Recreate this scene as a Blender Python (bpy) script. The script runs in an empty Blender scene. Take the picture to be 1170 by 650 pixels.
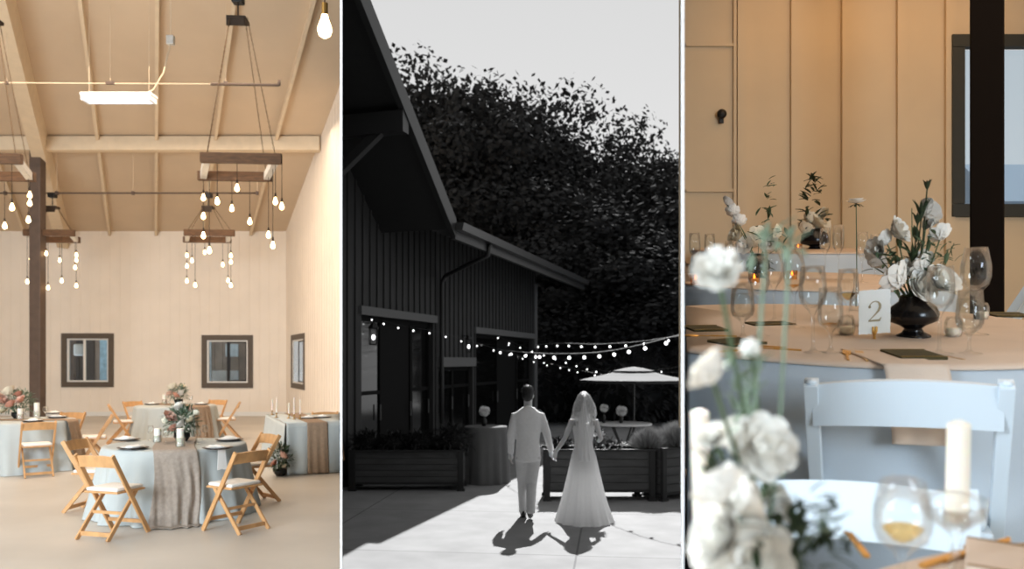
import bpy, bmesh, math, random
from mathutils import Vector, Matrix, Euler
PI = math.pi
rnd = random.Random(7)
scn = bpy.context.scene
COL = scn.collection

# ------------------------------------------------------------------ camera, world, sun, lamps, exposure
F, PX, PY, HC = 950.0, 585.0, 412.0, 1.69
cam_d = bpy.data.cameras.new('camera'); cam = bpy.data.objects.new('camera', cam_d); COL.objects.link(cam)
cam.location = (0, 0, HC); cam.rotation_euler = (PI/2, 0, 0)
cam_d.sensor_width = 36; cam_d.lens = F*36/1170; cam_d.shift_y = (PY-325)/1170.0
cam_d.clip_start = .05; cam_d.clip_end = 400
cam_d.dof.use_dof = True; cam_d.dof.focus_distance = 4.0; cam_d.dof.aperture_fstop = 3.1
scn.camera = cam
scn.view_settings.view_transform = 'Standard'; scn.view_settings.look = 'None'
scn.view_settings.gamma = 1; scn.view_settings.use_curve_mapping = False
scn.view_settings.exposure = 0.0

def lin(c):
    if isinstance(c, str):
        c = [int(c[i:i+2], 16)/255 for i in (0, 2, 4)]
    return tuple((v/12.92 if v <= .04045 else ((v+.055)/1.055)**2.4) for v in c)

w = bpy.data.worlds.new('world'); scn.world = w; w.use_nodes = True
nt = w.node_tree; bgn = nt.nodes['Background']
tcw = nt.nodes.new('ShaderNodeTexCoord'); sepw = nt.nodes.new('ShaderNodeSeparateXYZ')
nt.links.new(tcw.outputs['Generated'], sepw.inputs[0])
rampw = nt.nodes.new('ShaderNodeValToRGB')
nt.links.new(sepw.outputs['Z'], rampw.inputs[0])
rampw.color_ramp.elements[0].position = .0; rampw.color_ramp.elements[0].color = (.92, .92, .92, 1)
rampw.color_ramp.elements[1].position = .62; rampw.color_ramp.elements[1].color = (.70, .70, .70, 1)
nt.links.new(rampw.outputs[0], bgn.inputs[0]); bgn.inputs[1].default_value = .92

def lamp(kind, name, loc, energy, color=(1, 1, 1), size=1, size_y=None, rot=(0, 0, 0), target=None):
    d = bpy.data.lights.new(name, kind); d.energy = energy; d.color = color
    if kind == 'AREA':
        d.size = size
        if size_y: d.shape = 'RECTANGLE'; d.size_y = size_y
    elif kind == 'POINT': d.shadow_soft_size = size
    o = bpy.data.objects.new(name, d); COL.objects.link(o); o.location = loc; o.rotation_euler = rot
    if target is not None:
        o.rotation_euler = (Vector(target)-Vector(loc)).to_track_quat('-Z', 'Y').to_euler()
    return o
WARM, COOL = (1, .82, .655), (.74, .87, 1.0)
sun = lamp('SUN', 'sun', (5, 60, 40), 10.5); sun.data.angle = math.radians(.6)
sun.rotation_euler = Vector((-.13, -1, -.88)).to_track_quat('-Z', 'Y').to_euler()
# barn hall: warm light of the pendant lamps, cool daylight from the big door behind the camera
lamp('AREA', 'hall_warm', (-7.2, 14.5, 7.0), 700, WARM, 6, 9)
lamp('AREA', 'hall_uplight', (-7.6, 17.5, 4.3), 12, WARM, 6, 6, rot=(PI, 0, 0))
lamp('AREA', 'hall_door_daylight', (-7.0, -1.2, 3.0), 2150, COOL, 8, 4, target=(-5.5, 14, 1.0))
# dining corner: warm ceiling lamps and a cool window behind the camera
lamp('AREA', 'corner_warm', (3.2, 4.2, 5.2), 80, (1, .72, .47), 3, 4)
lamp('AREA', 'corner_wall_wash', (3.6, 7.6, 5.5), 14, (1, .55, .2), 3, .6, target=(3.6, 8.4, 3.8))
lamp('AREA', 'corner_window_daylight', (4.1, -6.2, 3.0), 460, COOL, 2.8, 2.8, target=(2.0, 3, 1.5))

# ------------------------------------------------------------------ materials
MATS = {}
def mat(name, col, rough=.6, metal=0, var=0, vscale=8, bump=0, bscale=40, emit=None, estr=1, trans=0, ior=1.45,
        alpha=1, grain=None, spec=.5, sheen=0, subs=0):
    if name in MATS: return MATS[name]
    m = bpy.data.materials.new(name); m.use_nodes = True; n = m.node_tree.nodes; L = m.node_tree.links
    b = n['Principled BSDF']; c = lin(col)
    b.inputs['Base Color'].default_value = (*c, 1); b.inputs['Roughness'].default_value = rough
    b.inputs['Metallic'].default_value = metal; b.inputs['IOR'].default_value = ior
    b.inputs['Specular IOR Level'].default_value = spec
    b.inputs['Transmission Weight'].default_value = trans; b.inputs['Alpha'].default_value = alpha
    if subs:
        b.inputs['Subsurface Weight'].default_value = subs; b.inputs['Subsurface Scale'].default_value = .01
    if emit: b.inputs['Emission Color'].default_value = (*lin(emit), 1); b.inputs['Emission Strength'].default_value = estr
    tc = n.new('ShaderNodeTexCoord')
    if var:
        mp = n.new('ShaderNodeMapping'); L.new(tc.outputs['Object'], mp.inputs[0])
        if grain: mp.inputs['Scale'].default_value = grain
        no = n.new('ShaderNodeTexNoise'); no.inputs['Scale'].default_value = vscale; no.inputs['Detail'].default_value = 6
        L.new(mp.outputs[0], no.inputs['Vector'])
        mr = n.new('ShaderNodeMapRange'); L.new(no.outputs[0], mr.inputs[0])
        mr.inputs[1].default_value = .3; mr.inputs[2].default_value = .7
        mr.inputs[3].default_value = 1-var; mr.inputs[4].default_value = 1+var
        mx = n.new('ShaderNodeMix'); mx.data_type = 'RGBA'; mx.blend_type = 'MULTIPLY'; mx.inputs[0].default_value = 1
        mx.inputs[6].default_value = (*c, 1); L.new(mr.outputs[0], mx.inputs[7]); L.new(mx.outputs[2], b.inputs['Base Color'])
    if bump:
        no = n.new('ShaderNodeTexNoise'); no.inputs['Scale'].default_value = bscale; no.inputs['Detail'].default_value = 4
        L.new(tc.outputs['Object'], no.inputs['Vector'])
        bp = n.new('ShaderNodeBump'); bp.inputs['Strength'].default_value = bump; bp.inputs['Distance'].default_value = .01
        L.new(no.outputs[0], bp.inputs['Height']); L.new(bp.outputs[0], b.inputs['Normal'])
    MATS[name] = m; return m
def glass(name, col=(1, 1, 1), rough=.0, thin=True, base=.10, edge=.75):
    """thin clear glass: see-through face on, reflecting at grazing angles"""
    if name in MATS: return MATS[name]
    m = bpy.data.materials.new(name); m.use_nodes = True; n = m.node_tree.nodes; L = m.node_tree.links
    n.clear(); out = n.new('ShaderNodeOutputMaterial'); mix = n.new('ShaderNodeMixShader')
    tr = n.new('ShaderNodeBsdfTransparent'); gl = n.new('ShaderNodeBsdfGlossy'); lw = n.new('ShaderNodeLayerWeight')
    tr.inputs[0].default_value = (*col, 1); gl.inputs['Roughness'].default_value = rough+.01
    fr = n.new('ShaderNodeFresnel'); fr.inputs[0].default_value = 1.42
    mr = n.new('ShaderNodeMapRange'); mr.inputs[3].default_value = base*.3; mr.inputs[4].default_value = edge
    L.new(fr.outputs[0], mr.inputs[0]); L.new(mr.outputs[0], mix.inputs[0])
    L.new(tr.outputs[0], mix.inputs[1]); L.new(gl.outputs[0], mix.inputs[2]); L.new(mix.outputs[0], out.inputs[0])
    MATS[name] = m; return m
M = lambda k: MATS[k]
def g(v): return (v, v, v)
mat('cream_boards', 'f1e4d3', .75, var=.03, vscale=1.5)
mat('shaded_cream', 'cfb89c', .75, var=.03, vscale=1.2)  # wall cream darkened: the ceiling's shade is put into the colour
mat('cream_beam', 'dbc6a8', .7, var=.05, vscale=5)
mat('concrete', 'c4bcb0', .38, var=.10, vscale=.8, bump=.05, bscale=6)
mat('partition_grey', g(.32), .8, var=.02)
mat('trim_white', g(.96), .7)
mat('dark_steel', '55453a', .6, var=.15, vscale=6)
mat('brown_beam', '5a3f28', .75, var=.35, vscale=6, grain=(1, 6, 6))
mat('galvanised', 'c9c6bf', .45, .3, var=.12, vscale=14)
mat('iron', '3a2d22', .6, .4)
mat('chain', '6a5238', .55, .4)
mat('black', '120f0d', .5)
mat('window_trim', '5b5044', .6, var=.1)
mat('white_vinyl', 'e9e6df', .45)
mat('chair_wood', 'cc9a66', .42, var=.14, vscale=5, grain=(3, 3, 1))
mat('seat_pad', 'ede7dc', .7, var=.03)
mat('cloth_grey', 'b9bdb9', .9, var=.04, vscale=3, bump=.15, bscale=300)
mat('runner_taupe', 'a89a8c', .95, var=.12, vscale=30, bump=.4, bscale=160)
mat('runner_brown', '9c836b', .95, var=.12, vscale=30, bump=.4, bscale=160)
mat('linen_white', 'f0ede6', .9, var=.02)
mat('charger', '4a3c30', .5, .2)
mat('porcelain', 'f4f1ea', .25)
mat('candle', 'f6efe0', .5, subs=.3)
mat('leaf_green', '4f6346', .6, var=.3, vscale=20)
mat('leaf_sage', '7d8f7a', .65, var=.25, vscale=20)
mat('leaf_dark', '2c3b22', .6, var=.3, vscale=20)
mat('petal_white', 'f5f2ea', .7, var=.03, vscale=30)
mat('petal_cream', 'efe6cf', .7, var=.05, vscale=30)
mat('petal_blush', 'e2b9a4', .7, var=.08, vscale=30)
mat('petal_rust', 'cc937c', .7, var=.08, vscale=30)
mat('bulb_glow', 'ffe6b8', .3, emit='ffd9a0', estr=9)
mat('tube_glow', 'eef2ff', .3, emit='dce6ff', estr=1.6)
mat('white_enamel', 'f2f2f0', .4)
mat('gold', 'dcb066', .3, 1)
mat('brushed_brass', 'a8854c', .35, 1)
glass('clear_glass', (.995, 1, .995), base=.10, edge=.42)
glass('amber_wine', (.95, .74, .46), base=.05, edge=.2)
glass('water', (.97, .98, .97), base=.06, edge=.3)
glass('pane', (.82, .88, .92), base=.08, edge=.5)
# the terrace (a black and white photograph: everything neutral grey)
def g(v): return (v, v, v)
mat('paving', g(.80), .85, var=.07, vscale=1.2, bump=.2, bscale=12)
mat('dark_boards', g(.17), .75, var=.18, vscale=3, grain=(6, 6, .6))
mat('dark_roof', g(.12), .7, var=.1)
mat('dark_fascia', g(.15), .45)
mat('gutter', g(.35), .30, .7)
mat('grey_trim', g(.34), .7)
mat('dark_glass', g(.05), .08, spec=.8)
mat('dark_door', g(.05), .8, spec=.15)
mat('planter_wood', g(.26), .8, var=.25, vscale=3, grain=(1, 6, 6))
mat('planter_frame', g(.12), .7)
mat('terrace_cloth', g(.34), .9, var=.05)
mat('suit', g(.86), .9, var=.04, vscale=30)
mat('trouser', g(.78), .9, var=.04, vscale=30)
mat('shoe', g(.07), .35)
mat('skin', g(.74), .55, subs=.1)
mat('hair_dark', g(.10), .5, var=.3, vscale=30)
mat('hair_light', g(.80), .4, var=.25, vscale=40)
mat('dress', g(.93), .85, var=.03, vscale=60, bump=.3, bscale=120)
mat('veil', g(.97), .8, alpha=.75)
for nm_, k_ in (('dress', .45), ('veil', .5), ('hair_light', .3)):     # tulle and hair let the low sun through
    t_ = MATS[nm_].node_tree; o_ = t_.nodes['Material Output']; pb = t_.nodes['Principled BSDF']
    tl = t_.nodes.new('ShaderNodeBsdfTranslucent'); tl.inputs[0].default_value = (.92, .92, .92, 1); ms_ = t_.nodes.new('ShaderNodeMixShader'); ms_.inputs[0].default_value = k_
    t_.links.new(pb.outputs[0], ms_.inputs[1]); t_.links.new(tl.outputs[0], ms_.inputs[2]); t_.links.new(ms_.outputs[0], o_.inputs[0])
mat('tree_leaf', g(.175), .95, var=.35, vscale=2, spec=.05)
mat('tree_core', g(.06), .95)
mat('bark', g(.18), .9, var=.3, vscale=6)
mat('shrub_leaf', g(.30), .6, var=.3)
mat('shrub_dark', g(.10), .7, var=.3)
mat('lavender_leaf', g(.62), .7, var=.3)
mat('mum_white', g(.93), .7)
mat('terrace_black', g(.06), .4)
mat('parasol', g(.15), .8, var=.03)
mat('marble', g(.8), .4)
mat('string_wire', g(.75), .5)
mat('string_glow', g(1), .3, emit=g(1), estr=2.5)
# dining corner
mat('white_resin', 'd8e2e8', .35)
mat('cloth_cool_lit', 'bcc6ce', .9, var=.04, vscale=4, bump=.1, bscale=300)  # table skirts: cool daylight tint put into the cloth colour
mat('cloth_beige_warm_lit', 'd6c2b0', .9, var=.04, vscale=6, bump=.15, bscale=300)  # beige napkins; on table tops the warm lamplight is put into the colour
mat('black_glaze', '0f0c0c', .22)
mat('card', 'eef2f0', .8)
mat('card_ink', 'a3977a', .6)
mat('gold_rim', '8d6f33', .3, .9)
mat('dark_napkin', '4a4226', .85, var=.2, vscale=60, bump=.3, bscale=200)
mat('post_brown', '120c08', .9, spec=.15)
mat('dark_frame', '31332e', .6)

# ------------------------------------------------------------------ mesh helpers
class MB:
    def __init__(s): s.v = []; s.f = []
    def add(s, vs, fs):
        k = len(s.v); s.v += [tuple(p) for p in vs]; s.f += [tuple(i+k for i in f) for f in fs]; return s
    def hexa(s, p):   # 8 points: bottom 4 ccw, top 4 ccw
        return s.add(p, [(3, 2, 1, 0), (4, 5, 6, 7), (0, 1, 5, 4), (1, 2, 6, 5), (2, 3, 7, 6), (3, 0, 4, 7)])
    def box(s, c, d, rot=None, bev=0):
        hx, hy, hz = d[0]/2, d[1]/2, d[2]/2
        if bev:
            bm = bmesh.new(); bmesh.ops.create_cube(bm, size=1)
            for v in bm.verts: v.co = Vector((v.co.x*d[0], v.co.y*d[1], v.co.z*d[2]))
            bmesh.ops.bevel(bm, geom=bm.edges[:], offset=bev, segments=2, affect='EDGES', profile=.5)
            bm.verts.index_update(); P = [v.co.copy() for v in bm.verts]; FS = [tuple(v.index for v in f.verts) for f in bm.faces]; bm.free()
        else:
            P = [Vector(q) for q in ((-hx,-hy,-hz),(hx,-hy,-hz),(hx,hy,-hz),(-hx,hy,-hz),(-hx,-hy,hz),(hx,-hy,hz),(hx,hy,hz),(-hx,hy,hz))]
            FS = [(3, 2, 1, 0), (4, 5, 6, 7), (0, 1, 5, 4), (1, 2, 6, 5), (2, 3, 7, 6), (3, 0, 4, 7)]
        R = Euler(rot).to_matrix() if rot else Matrix.Identity(3)
        return s.add([R@p+Vector(c) for p in P], FS)
    def bar(s, a, b, wd, th, up=(0, 0, 1), bev=0):
        """a rectangular bar from a to b; wd across, th along up-ish"""
        a, b = Vector(a), Vector(b); d = (b-a); L = d.length; d.normalize()
        x = d.cross(Vector(up));
        if x.length < 1e-5: x = d.cross(Vector((0, 1, 0)))
        x.normalize(); y = x.cross(d).normalized()
        hw, ht = wd/2, th/2
        P = []
        for q in (a, b):
            for i, j in ((-1, -1), (1, -1), (1, 1), (-1, 1)): P.append(q+x*hw*i+y*ht*j)
        return s.add(P, [(0, 1, 2, 3), (7, 6, 5, 4), (0, 4, 5, 1), (1, 5, 6, 2), (2, 6, 7, 3), (3, 7, 4, 0)])
    def tube(s, pts, r, n=8, cap=True, flat=1.0):
        pts = [Vector(p) for p in pts]; m = len(pts)
        rs = r if isinstance(r, (list, tuple)) else [r]*m
        k = len(s.v); prev = None
        for i, p in enumerate(pts):
            t = (pts[min(i+1, m-1)]-pts[max(i-1, 0)])
            if t.length < 1e-9: t = Vector((0, 0, 1))
            t.normalize()
            if prev is None:
                u = t.cross(Vector((0, 0, 1)) if abs(t.z) < .9 else Vector((0, 1, 0))).normalized()
            else: u = (prev-t*prev.dot(t)).normalized()
            prev = u; v = t.cross(u)
            for j in range(n):
                a = 2*PI*j/n; s.v.append(tuple(p+(u*math.cos(a)+v*math.sin(a)*flat)*rs[i]))
        for i in range(m-1):
            for j in range(n):
                j2 = (j+1) % n; s.f.append((k+i*n+j, k+i*n+j2, k+(i+1)*n+j2, k+(i+1)*n+j))
        if cap:
            s.f.append(tuple(k+j for j in reversed(range(n)))); s.f.append(tuple(k+(m-1)*n+j for j in range(n)))
        return s
    def lathe(s, prof, c=(0, 0, 0), n=24, cap=False, fn=None):
        k = len(s.v); m = len(prof)
        for (r, z) in prof:
            for j in range(n):
                a = 2*PI*j/n; rr = r if fn is None else fn(r, z, a)
                s.v.append((c[0]+rr*math.cos(a), c[1]+rr*math.sin(a), c[2]+z))
        for i in range(m-1):
            for j in range(n):
                j2 = (j+1) % n; s.f.append((k+i*n+j, k+i*n+j2, k+(i+1)*n+j2, k+(i+1)*n+j))
        if cap:
            s.f.append(tuple(k+j for j in reversed(range(n)))); s.f.append(tuple(k+(m-1)*n+j for j in range(n)))
        return s
    def rings(s, rings, n=20, cap=True):
        """rings: (cx,cy,cz,rx,ry)"""
        k = len(s.v); m = len(rings)
        for (cx, cy, cz, rx, ry) in rings:
            for j in range(n):
                a = 2*PI*j/n; s.v.append((cx+rx*math.cos(a), cy+ry*math.sin(a), cz))
        for i in range(m-1):
            for j in range(n):
                j2 = (j+1) % n; s.f.append((k+i*n+j, k+i*n+j2, k+(i+1)*n+j2, k+(i+1)*n+j))
        if cap:
            s.f.append(tuple(k+j for j in reversed(range(n)))); s.f.append(tuple(k+(m-1)*n+j for j in range(n)))
        return s
    def ball(s, c, r, n=12, m=8):
        r = (r, r, r) if not isinstance(r, (tuple, list)) else r
        k = len(s.v)
        for i in range(1, m):
            t = PI*i/m
            for j in range(n):
                a = 2*PI*j/n; s.v.append((c[0]+r[0]*math.sin(t)*math.cos(a), c[1]+r[1]*math.sin(t)*math.sin(a), c[2]-r[2]*math.cos(t)))
        b = len(s.v); s.v.append((c[0], c[1], c[2]-r[2])); s.v.append((c[0], c[1], c[2]+r[2]))
        for i in range(m-2):
            for j in range(n):
                j2 = (j+1) % n; s.f.append((k+i*n+j, k+i*n+j2, k+(i+1)*n+j2, k+(i+1)*n+j))
        for j in range(n):
            j2 = (j+1) % n; s.f.append((b, k+j2, k+j)); s.f.append((b+1, k+(m-2)*n+j, k+(m-2)*n+j2))
        return s
    def prism(s, poly, z0, z1):
        n = len(poly); k = len(s.v)
        s.v += [(x, y, z0) for x, y in poly]+[(x, y, z1) for x, y in poly]
        s.f.append(tuple(k+i for i in reversed(range(n)))); s.f.append(tuple(k+n+i for i in range(n)))
        for i in range(n):
            j = (i+1) % n; s.f.append((k+i, k+j, k+n+j, k+n+i))
        return s
    def grid(s, fn, nu, nv):
        k = len(s.v)
        for i in range(nu+1):
            for j in range(nv+1): s.v.append(tuple(fn(i/nu, j/nv)))
        for i in range(nu):
            for j in range(nv):
                a = k+i*(nv+1)+j; s.f.append((a, a+nv+1, a+nv+2, a+1))
        return s
    def xf(s, mtx, since=0):
        s.v = s.v[:since]+[tuple(mtx@Vector(p)) for p in s.v[since:]]; return s

CLIPS = {'hall': (-.2053, -1), 'terr_l': (-.2053, 1), 'corner': (.2053, 1)}
def obj(name, mb, material, parent=None, smooth=False, clip=None, solid=0, bevel=0, remesh=0, sub=0):
    me = bpy.data.meshes.new(name); me.from_pydata(mb.v, [], mb.f); me.update()
    bm = bmesh.new(); bm.from_mesh(me)
    if clip:
        k, sg = CLIPS[clip]
        no = Vector((-sg*1.0, sg*k, 0)).normalized()      # points to the side that is cut away
        co = no*(-.012)
        if parent is not None:
            mi = parent.matrix_basis.inverted(); co = mi@co; no = (mi.to_3x3()@no).normalized()
        r = bmesh.ops.bisect_plane(bm, geom=bm.verts[:]+bm.edges[:]+bm.faces[:], plane_co=co, plane_no=no, clear_outer=True)
        if not solid:
            ce = [e for e in r['geom_cut'] if isinstance(e, bmesh.types.BMEdge)]
            if ce: bmesh.ops.holes_fill(bm, edges=ce, sides=0)
    bmesh.ops.recalc_face_normals(bm, faces=bm.faces[:])
    bm.to_mesh(me); bm.free()
    me.materials.append(MATS[material] if isinstance(material, str) else material)
    if smooth:
        for p in me.polygons: p.use_smooth = True
    o = bpy.data.objects.new(name, me); COL.objects.link(o)
    if parent is not None: o.parent = parent
    if remesh:
        md = o.modifiers.new('remesh', 'REMESH'); md.mode = 'VOXEL'; md.voxel_size = remesh; md.use_smooth_shade = True
        ms = o.modifiers.new('smooth', 'SMOOTH'); ms.iterations = 6; ms.factor = .5
    if sub: md = o.modifiers.new('sub', 'SUBSURF'); md.levels = sub; md.render_levels = sub
    if solid: md = o.modifiers.new('solid', 'SOLIDIFY'); md.thickness = solid; md.offset = 0
    if bevel:
        md = o.modifiers.new('bevel', 'BEVEL'); md.width = bevel; md.segments = 2; md.limit_method = 'ANGLE'
    return o
def tag(o, label, cat, group=None, kind=None):
    if label: o['label'] = label
    if cat: o['category'] = cat
    if group: o['group'] = group
    if kind: o['kind'] = kind
    return o
def thing(name, label, cat, loc=(0, 0, 0), rz=0, group=None, rot=None):
    o = bpy.data.objects.new(name, None); COL.objects.link(o); o.location = loc
    o.rotation_euler = rot if rot else (0, 0, rz); o.empty_display_size = .1
    o.matrix_basis = Matrix.Translation(Vector(loc))@Euler(o.rotation_euler).to_matrix().to_4x4()
    return tag(o, label, cat, group)
def struct(name, mb, m, parent=None, label=None, **kw):
    o = obj(name, mb, m, parent, **kw)
    if parent is None: o['kind'] = 'structure'
    if label: o['label'] = label; o['category'] = name.split('_')[0]
    return o
def struct_root(name, label, cat, loc=(0, 0, 0), rz=0):
    o = thing(name, label, cat, loc, rz); o['kind'] = 'structure'; return o
def dup(root, loc, rz=0, label=None, group=None, rot=None, scale=None):
    def cp(o, par):
        c = o.copy(); COL.objects.link(c); c.parent = par
        for ch in o.children: cp(ch, c)
        return c
    r = cp(root, None); r.location = loc; r.rotation_euler = rot if rot else (0, 0, rz)
    if scale: r.scale = (scale,)*3
    if label: r['label'] = label
    if group: r['group'] = group
    return r
def at(x, y, Y): return Vector(((x-PX)/F*Y, Y, HC-(y-PY)/F*Y))

# ================================================================== SETTING: BARN HALL
YB, XC, ZB = 25.5, -6.93, 5.66          # back wall, its right corner, its top
KS, SL = .4305, .2747                   # side wall runs (+KS,-1); roof rises SL per metre toward the ridge
RIDGE = 11.0
zc = lambda Y: ZB+SL*(YB-Y) if Y >= RIDGE else ZB+SL*(YB-RIDGE)-SL*(RIDGE-Y)
YP = 17.98                              # where the side wall meets the partition
def wall_with_holes(mb, u0, u1, z0, zt, holes, pt, th):
    """pt(u,z,off) -> point; zt(u) top; holes (u0,u1,z0,z1)"""
    us = sorted({u0, u1, *[h[0] for h in holes], *[h[1] for h in holes]})
    for a, b in zip(us[:-1], us[1:]):
        hs = sorted([h for h in holes if h[0] <= a+1e-6 and h[1] >= b-1e-6], key=lambda h: h[2])
        z = z0
        segs = []
        for h in hs: segs.append((z, h[2], z, h[2])); z = h[3]
        segs.append((z, zt(a), z, zt(b)))
        for (za0, za1, zb0, zb1) in segs:
            mb.hexa([pt(a, za0, 0), pt(b, zb0, 0), pt(b, zb0, th), pt(a, za0, th), pt(a, za1, 0), pt(b, zb1, 0), pt(b, zb1, th), pt(a, za1, th)])
f = MB(); f.prism([(-16.5, -1.5), (0, -1.5), (0, 0), (-.2053*YP, YP), (XC, YB), (-16.5, YB)], -.25, 0)
fl = struct('floor', f, 'concrete', label='polished beige concrete floor of the barn hall')
# back wall with two windows
def px1(x): return (x-PX)/F*YB
W1 = (px1(72), px1(129), HC-(441-PY)/F*YB, HC+(412-382)/F*YB)
W2 = (px1(232), px1(288), HC-(442-PY)/F*YB, HC+(412-384)/F*YB)
b = MB(); wall_with_holes(b, -16.5, XC, 0, lambda u: ZB, [W1, W2], lambda u, z, o: (u, YB+o, z), .15)
xx = -16.3
while xx < XC:
    inside = [h for h in (W1, W2) if h[0]-.03 < xx < h[1]+.03]
    segs = [(0, ZB)] if not inside else [(0, inside[0][2]), (inside[0][3], ZB)]
    for z0, z1 in segs: b.box((xx, YB-.006, (z0+z1)/2), (.035, .014, z1-z0))
    xx += .305
struct('wall_back', b, 'cream_boards', label='cream board wall at the far end of the barn hall')
def sidept(t, z, o):   # t = Y along the side wall
    return (XC+KS*(YB-t)+o*.918, t+o*.395, z)
W3 = (19.55, 22.6, HC-(441-PY)/F*22.0, HC+(412-383)/F*23.0)
def tside(x):
    k = (x-PX)/F; return (XC+KS*YB)/(k+KS)
W3 = (tside(348), tside(333), HC-(443-PY)/F*tside(340), HC+(412-383)/F*tside(340))
b = MB(); wall_with_holes(b, YP-.02, YB, 0, zc, [W3], sidept, .04)
t = YP+.2
while t < YB:
    inside = W3[0]-.03 < t < W3[1]+.03
    for z0, z1 in ([(0, zc(t))] if not inside else [(0, W3[2]), (W3[3], zc(t))]):
        p0 = Vector(sidept(t, 0, 0)); q = MB().box((0, 0, 0), (.014, .035, z1-z0), rot=(0, 0, .406)); 
        b.add([Vector(v)+Vector((p0.x, p0.y, (z0+z1)/2)) for v in q.v], q.f)
    t += .29
struct('wall_right', b, 'cream_boards', label='cream board side wall of the hall, right of the far windows')
b = MB(); wall_with_holes(b, -1.5, YB, 0, zc, [], lambda u, z, o: (-16.5-o, u, z), .15)
struct('wall_left', b, 'cream_boards')
b = MB(); b.box((-8.27, -1.58, 5), (16.5, .15, 11.0)); struct('wall_rear', b, 'dark_boards')
b = MB(); wall_with_holes(b, YP+.1, YB, -.5, zc, [W3], lambda t, z, o: sidept(t, z, .045+o), .02)
struct('wall_right_outside', b, 'dark_boards')  # unseen grey cladding, added to stop warm bounce onto the couple
# partitions between hall, terrace and dining corner
def partition(name, k, y0, y1, t0, t1, z0, ztop):
    b = MB()
    for i in range(14):
        a, c = y0+(y1-y0)*i/14, y0+(y1-y0)*(i+1)/14
        ta, tcx = t0+(t1-t0)*i/14, t0+(t1-t0)*(i+1)/14
        b.hexa([(k*a-ta/2, a, z0), (k*a+ta/2, a, z0), (k*c+tcx/2, c, z0), (k*c-tcx/2, c, z0),
                (k*a-ta/2, a, ztop(a)), (k*a+ta/2, a, ztop(a)), (k*c+tcx/2, c, ztop(c)), (k*c-tcx/2, c, ztop(c))])
    e = MB(); e.box((k*(y0-.006), y0-.006, (z0+ztop(y0))/2), (t0*1.05, .012, ztop(y0)-z0)); struct(name.replace('wall_partition', 'trim'), e, 'trim_white')
    return struct(name, b, 'partition_grey')
partition('wall_partition_hall', -.2053, 3.2, YP+.03, .0065, .034, -.5, lambda a: zc(a)+.1)
partition('wall_partition_corner', .2053, 1.7, 8.55, .0034, .016, -.5, lambda a: 5.75)
# ceiling (two slopes) with rafters in the same direction as the side wall
def roofpoly(ya, yb, xl, name):
    b = MB(); n = 12
    for i in range(n):
        a, c = ya+(yb-ya)*i/n, ya+(yb-ya)*(i+1)/n
        def xr(Y): return XC+KS*(YB-Y) if Y > YP else (-.2053*Y if Y > 0 else 0)
        b.hexa([(xl, a, zc(a)), (xr(a), a, zc(a)), (xr(c), c, zc(c)), (xl, c, zc(c)),
                (xl, a, zc(a)+.2), (xr(a), a, zc(a)+.2), (xr(c), c, zc(c)+.2), (xl, c, zc(c)+.2)])
    return b
b = roofpoly(-1.5, RIDGE, -16.6, ''); b2 = roofpoly(RIDGE, YP, -16.6, ''); b.add(b2.v, b2.f); b2 = roofpoly(YP, YB+.2, -16.6, ''); b.add(b2.v, b2.f)
struct('ceiling', b, 'shaded_cream', label='cream sloping ceiling of the barn hall')
def rafter(x_at_beam_px, wd, dp, y0=RIDGE, y1=YB, clip=None):
    """passes through this column at the tie beam (Y=20.2)"""
    X0 = (x_at_beam_px-PX)/F*20.2; b = MB()
    pts = lambda Y, dz: (X0+KS*(20.2-Y), Y, zc(Y)+dz)
    b.bar(pts(y0, -dp/2+.01), pts(y1, -dp/2+.01), wd, dp, up=(0, .27, 1))
    return b
for i, x in enumerate((112, 179, 246, 315, 60-70, 60-140)):
    o = obj('rafter', rafter(x, .07, .16), 'cream_beam', clip='hall'); o['kind'] = 'structure'
o = obj('rafter', rafter(46, .30, .55), 'cream_beam', clip='hall'); o['kind'] = 'structure'
b = MB(); zt_ = zc(20.2)-.17
b.box(((-16.4+sidept(20.2, 0, 0)[0])/2-.0, 20.2, zt_), (16.4+sidept(20.2, 0, 0)[0], .28, .34), bev=.02)
struct('beam', b, 'cream_beam', label='cream timber tie beam across the barn ceiling')
b = MB(); b.box((-8.5-.0, YB-.02, .05), (16.0, .03, .10)); b.add([(0, 0, 0)], [])
b = MB(); b.box(((-16.5+XC)/2, YB-.02, .06), (XC+16.5, .03, .12)); struct('baseboard_back', b, 'white_vinyl')

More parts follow.
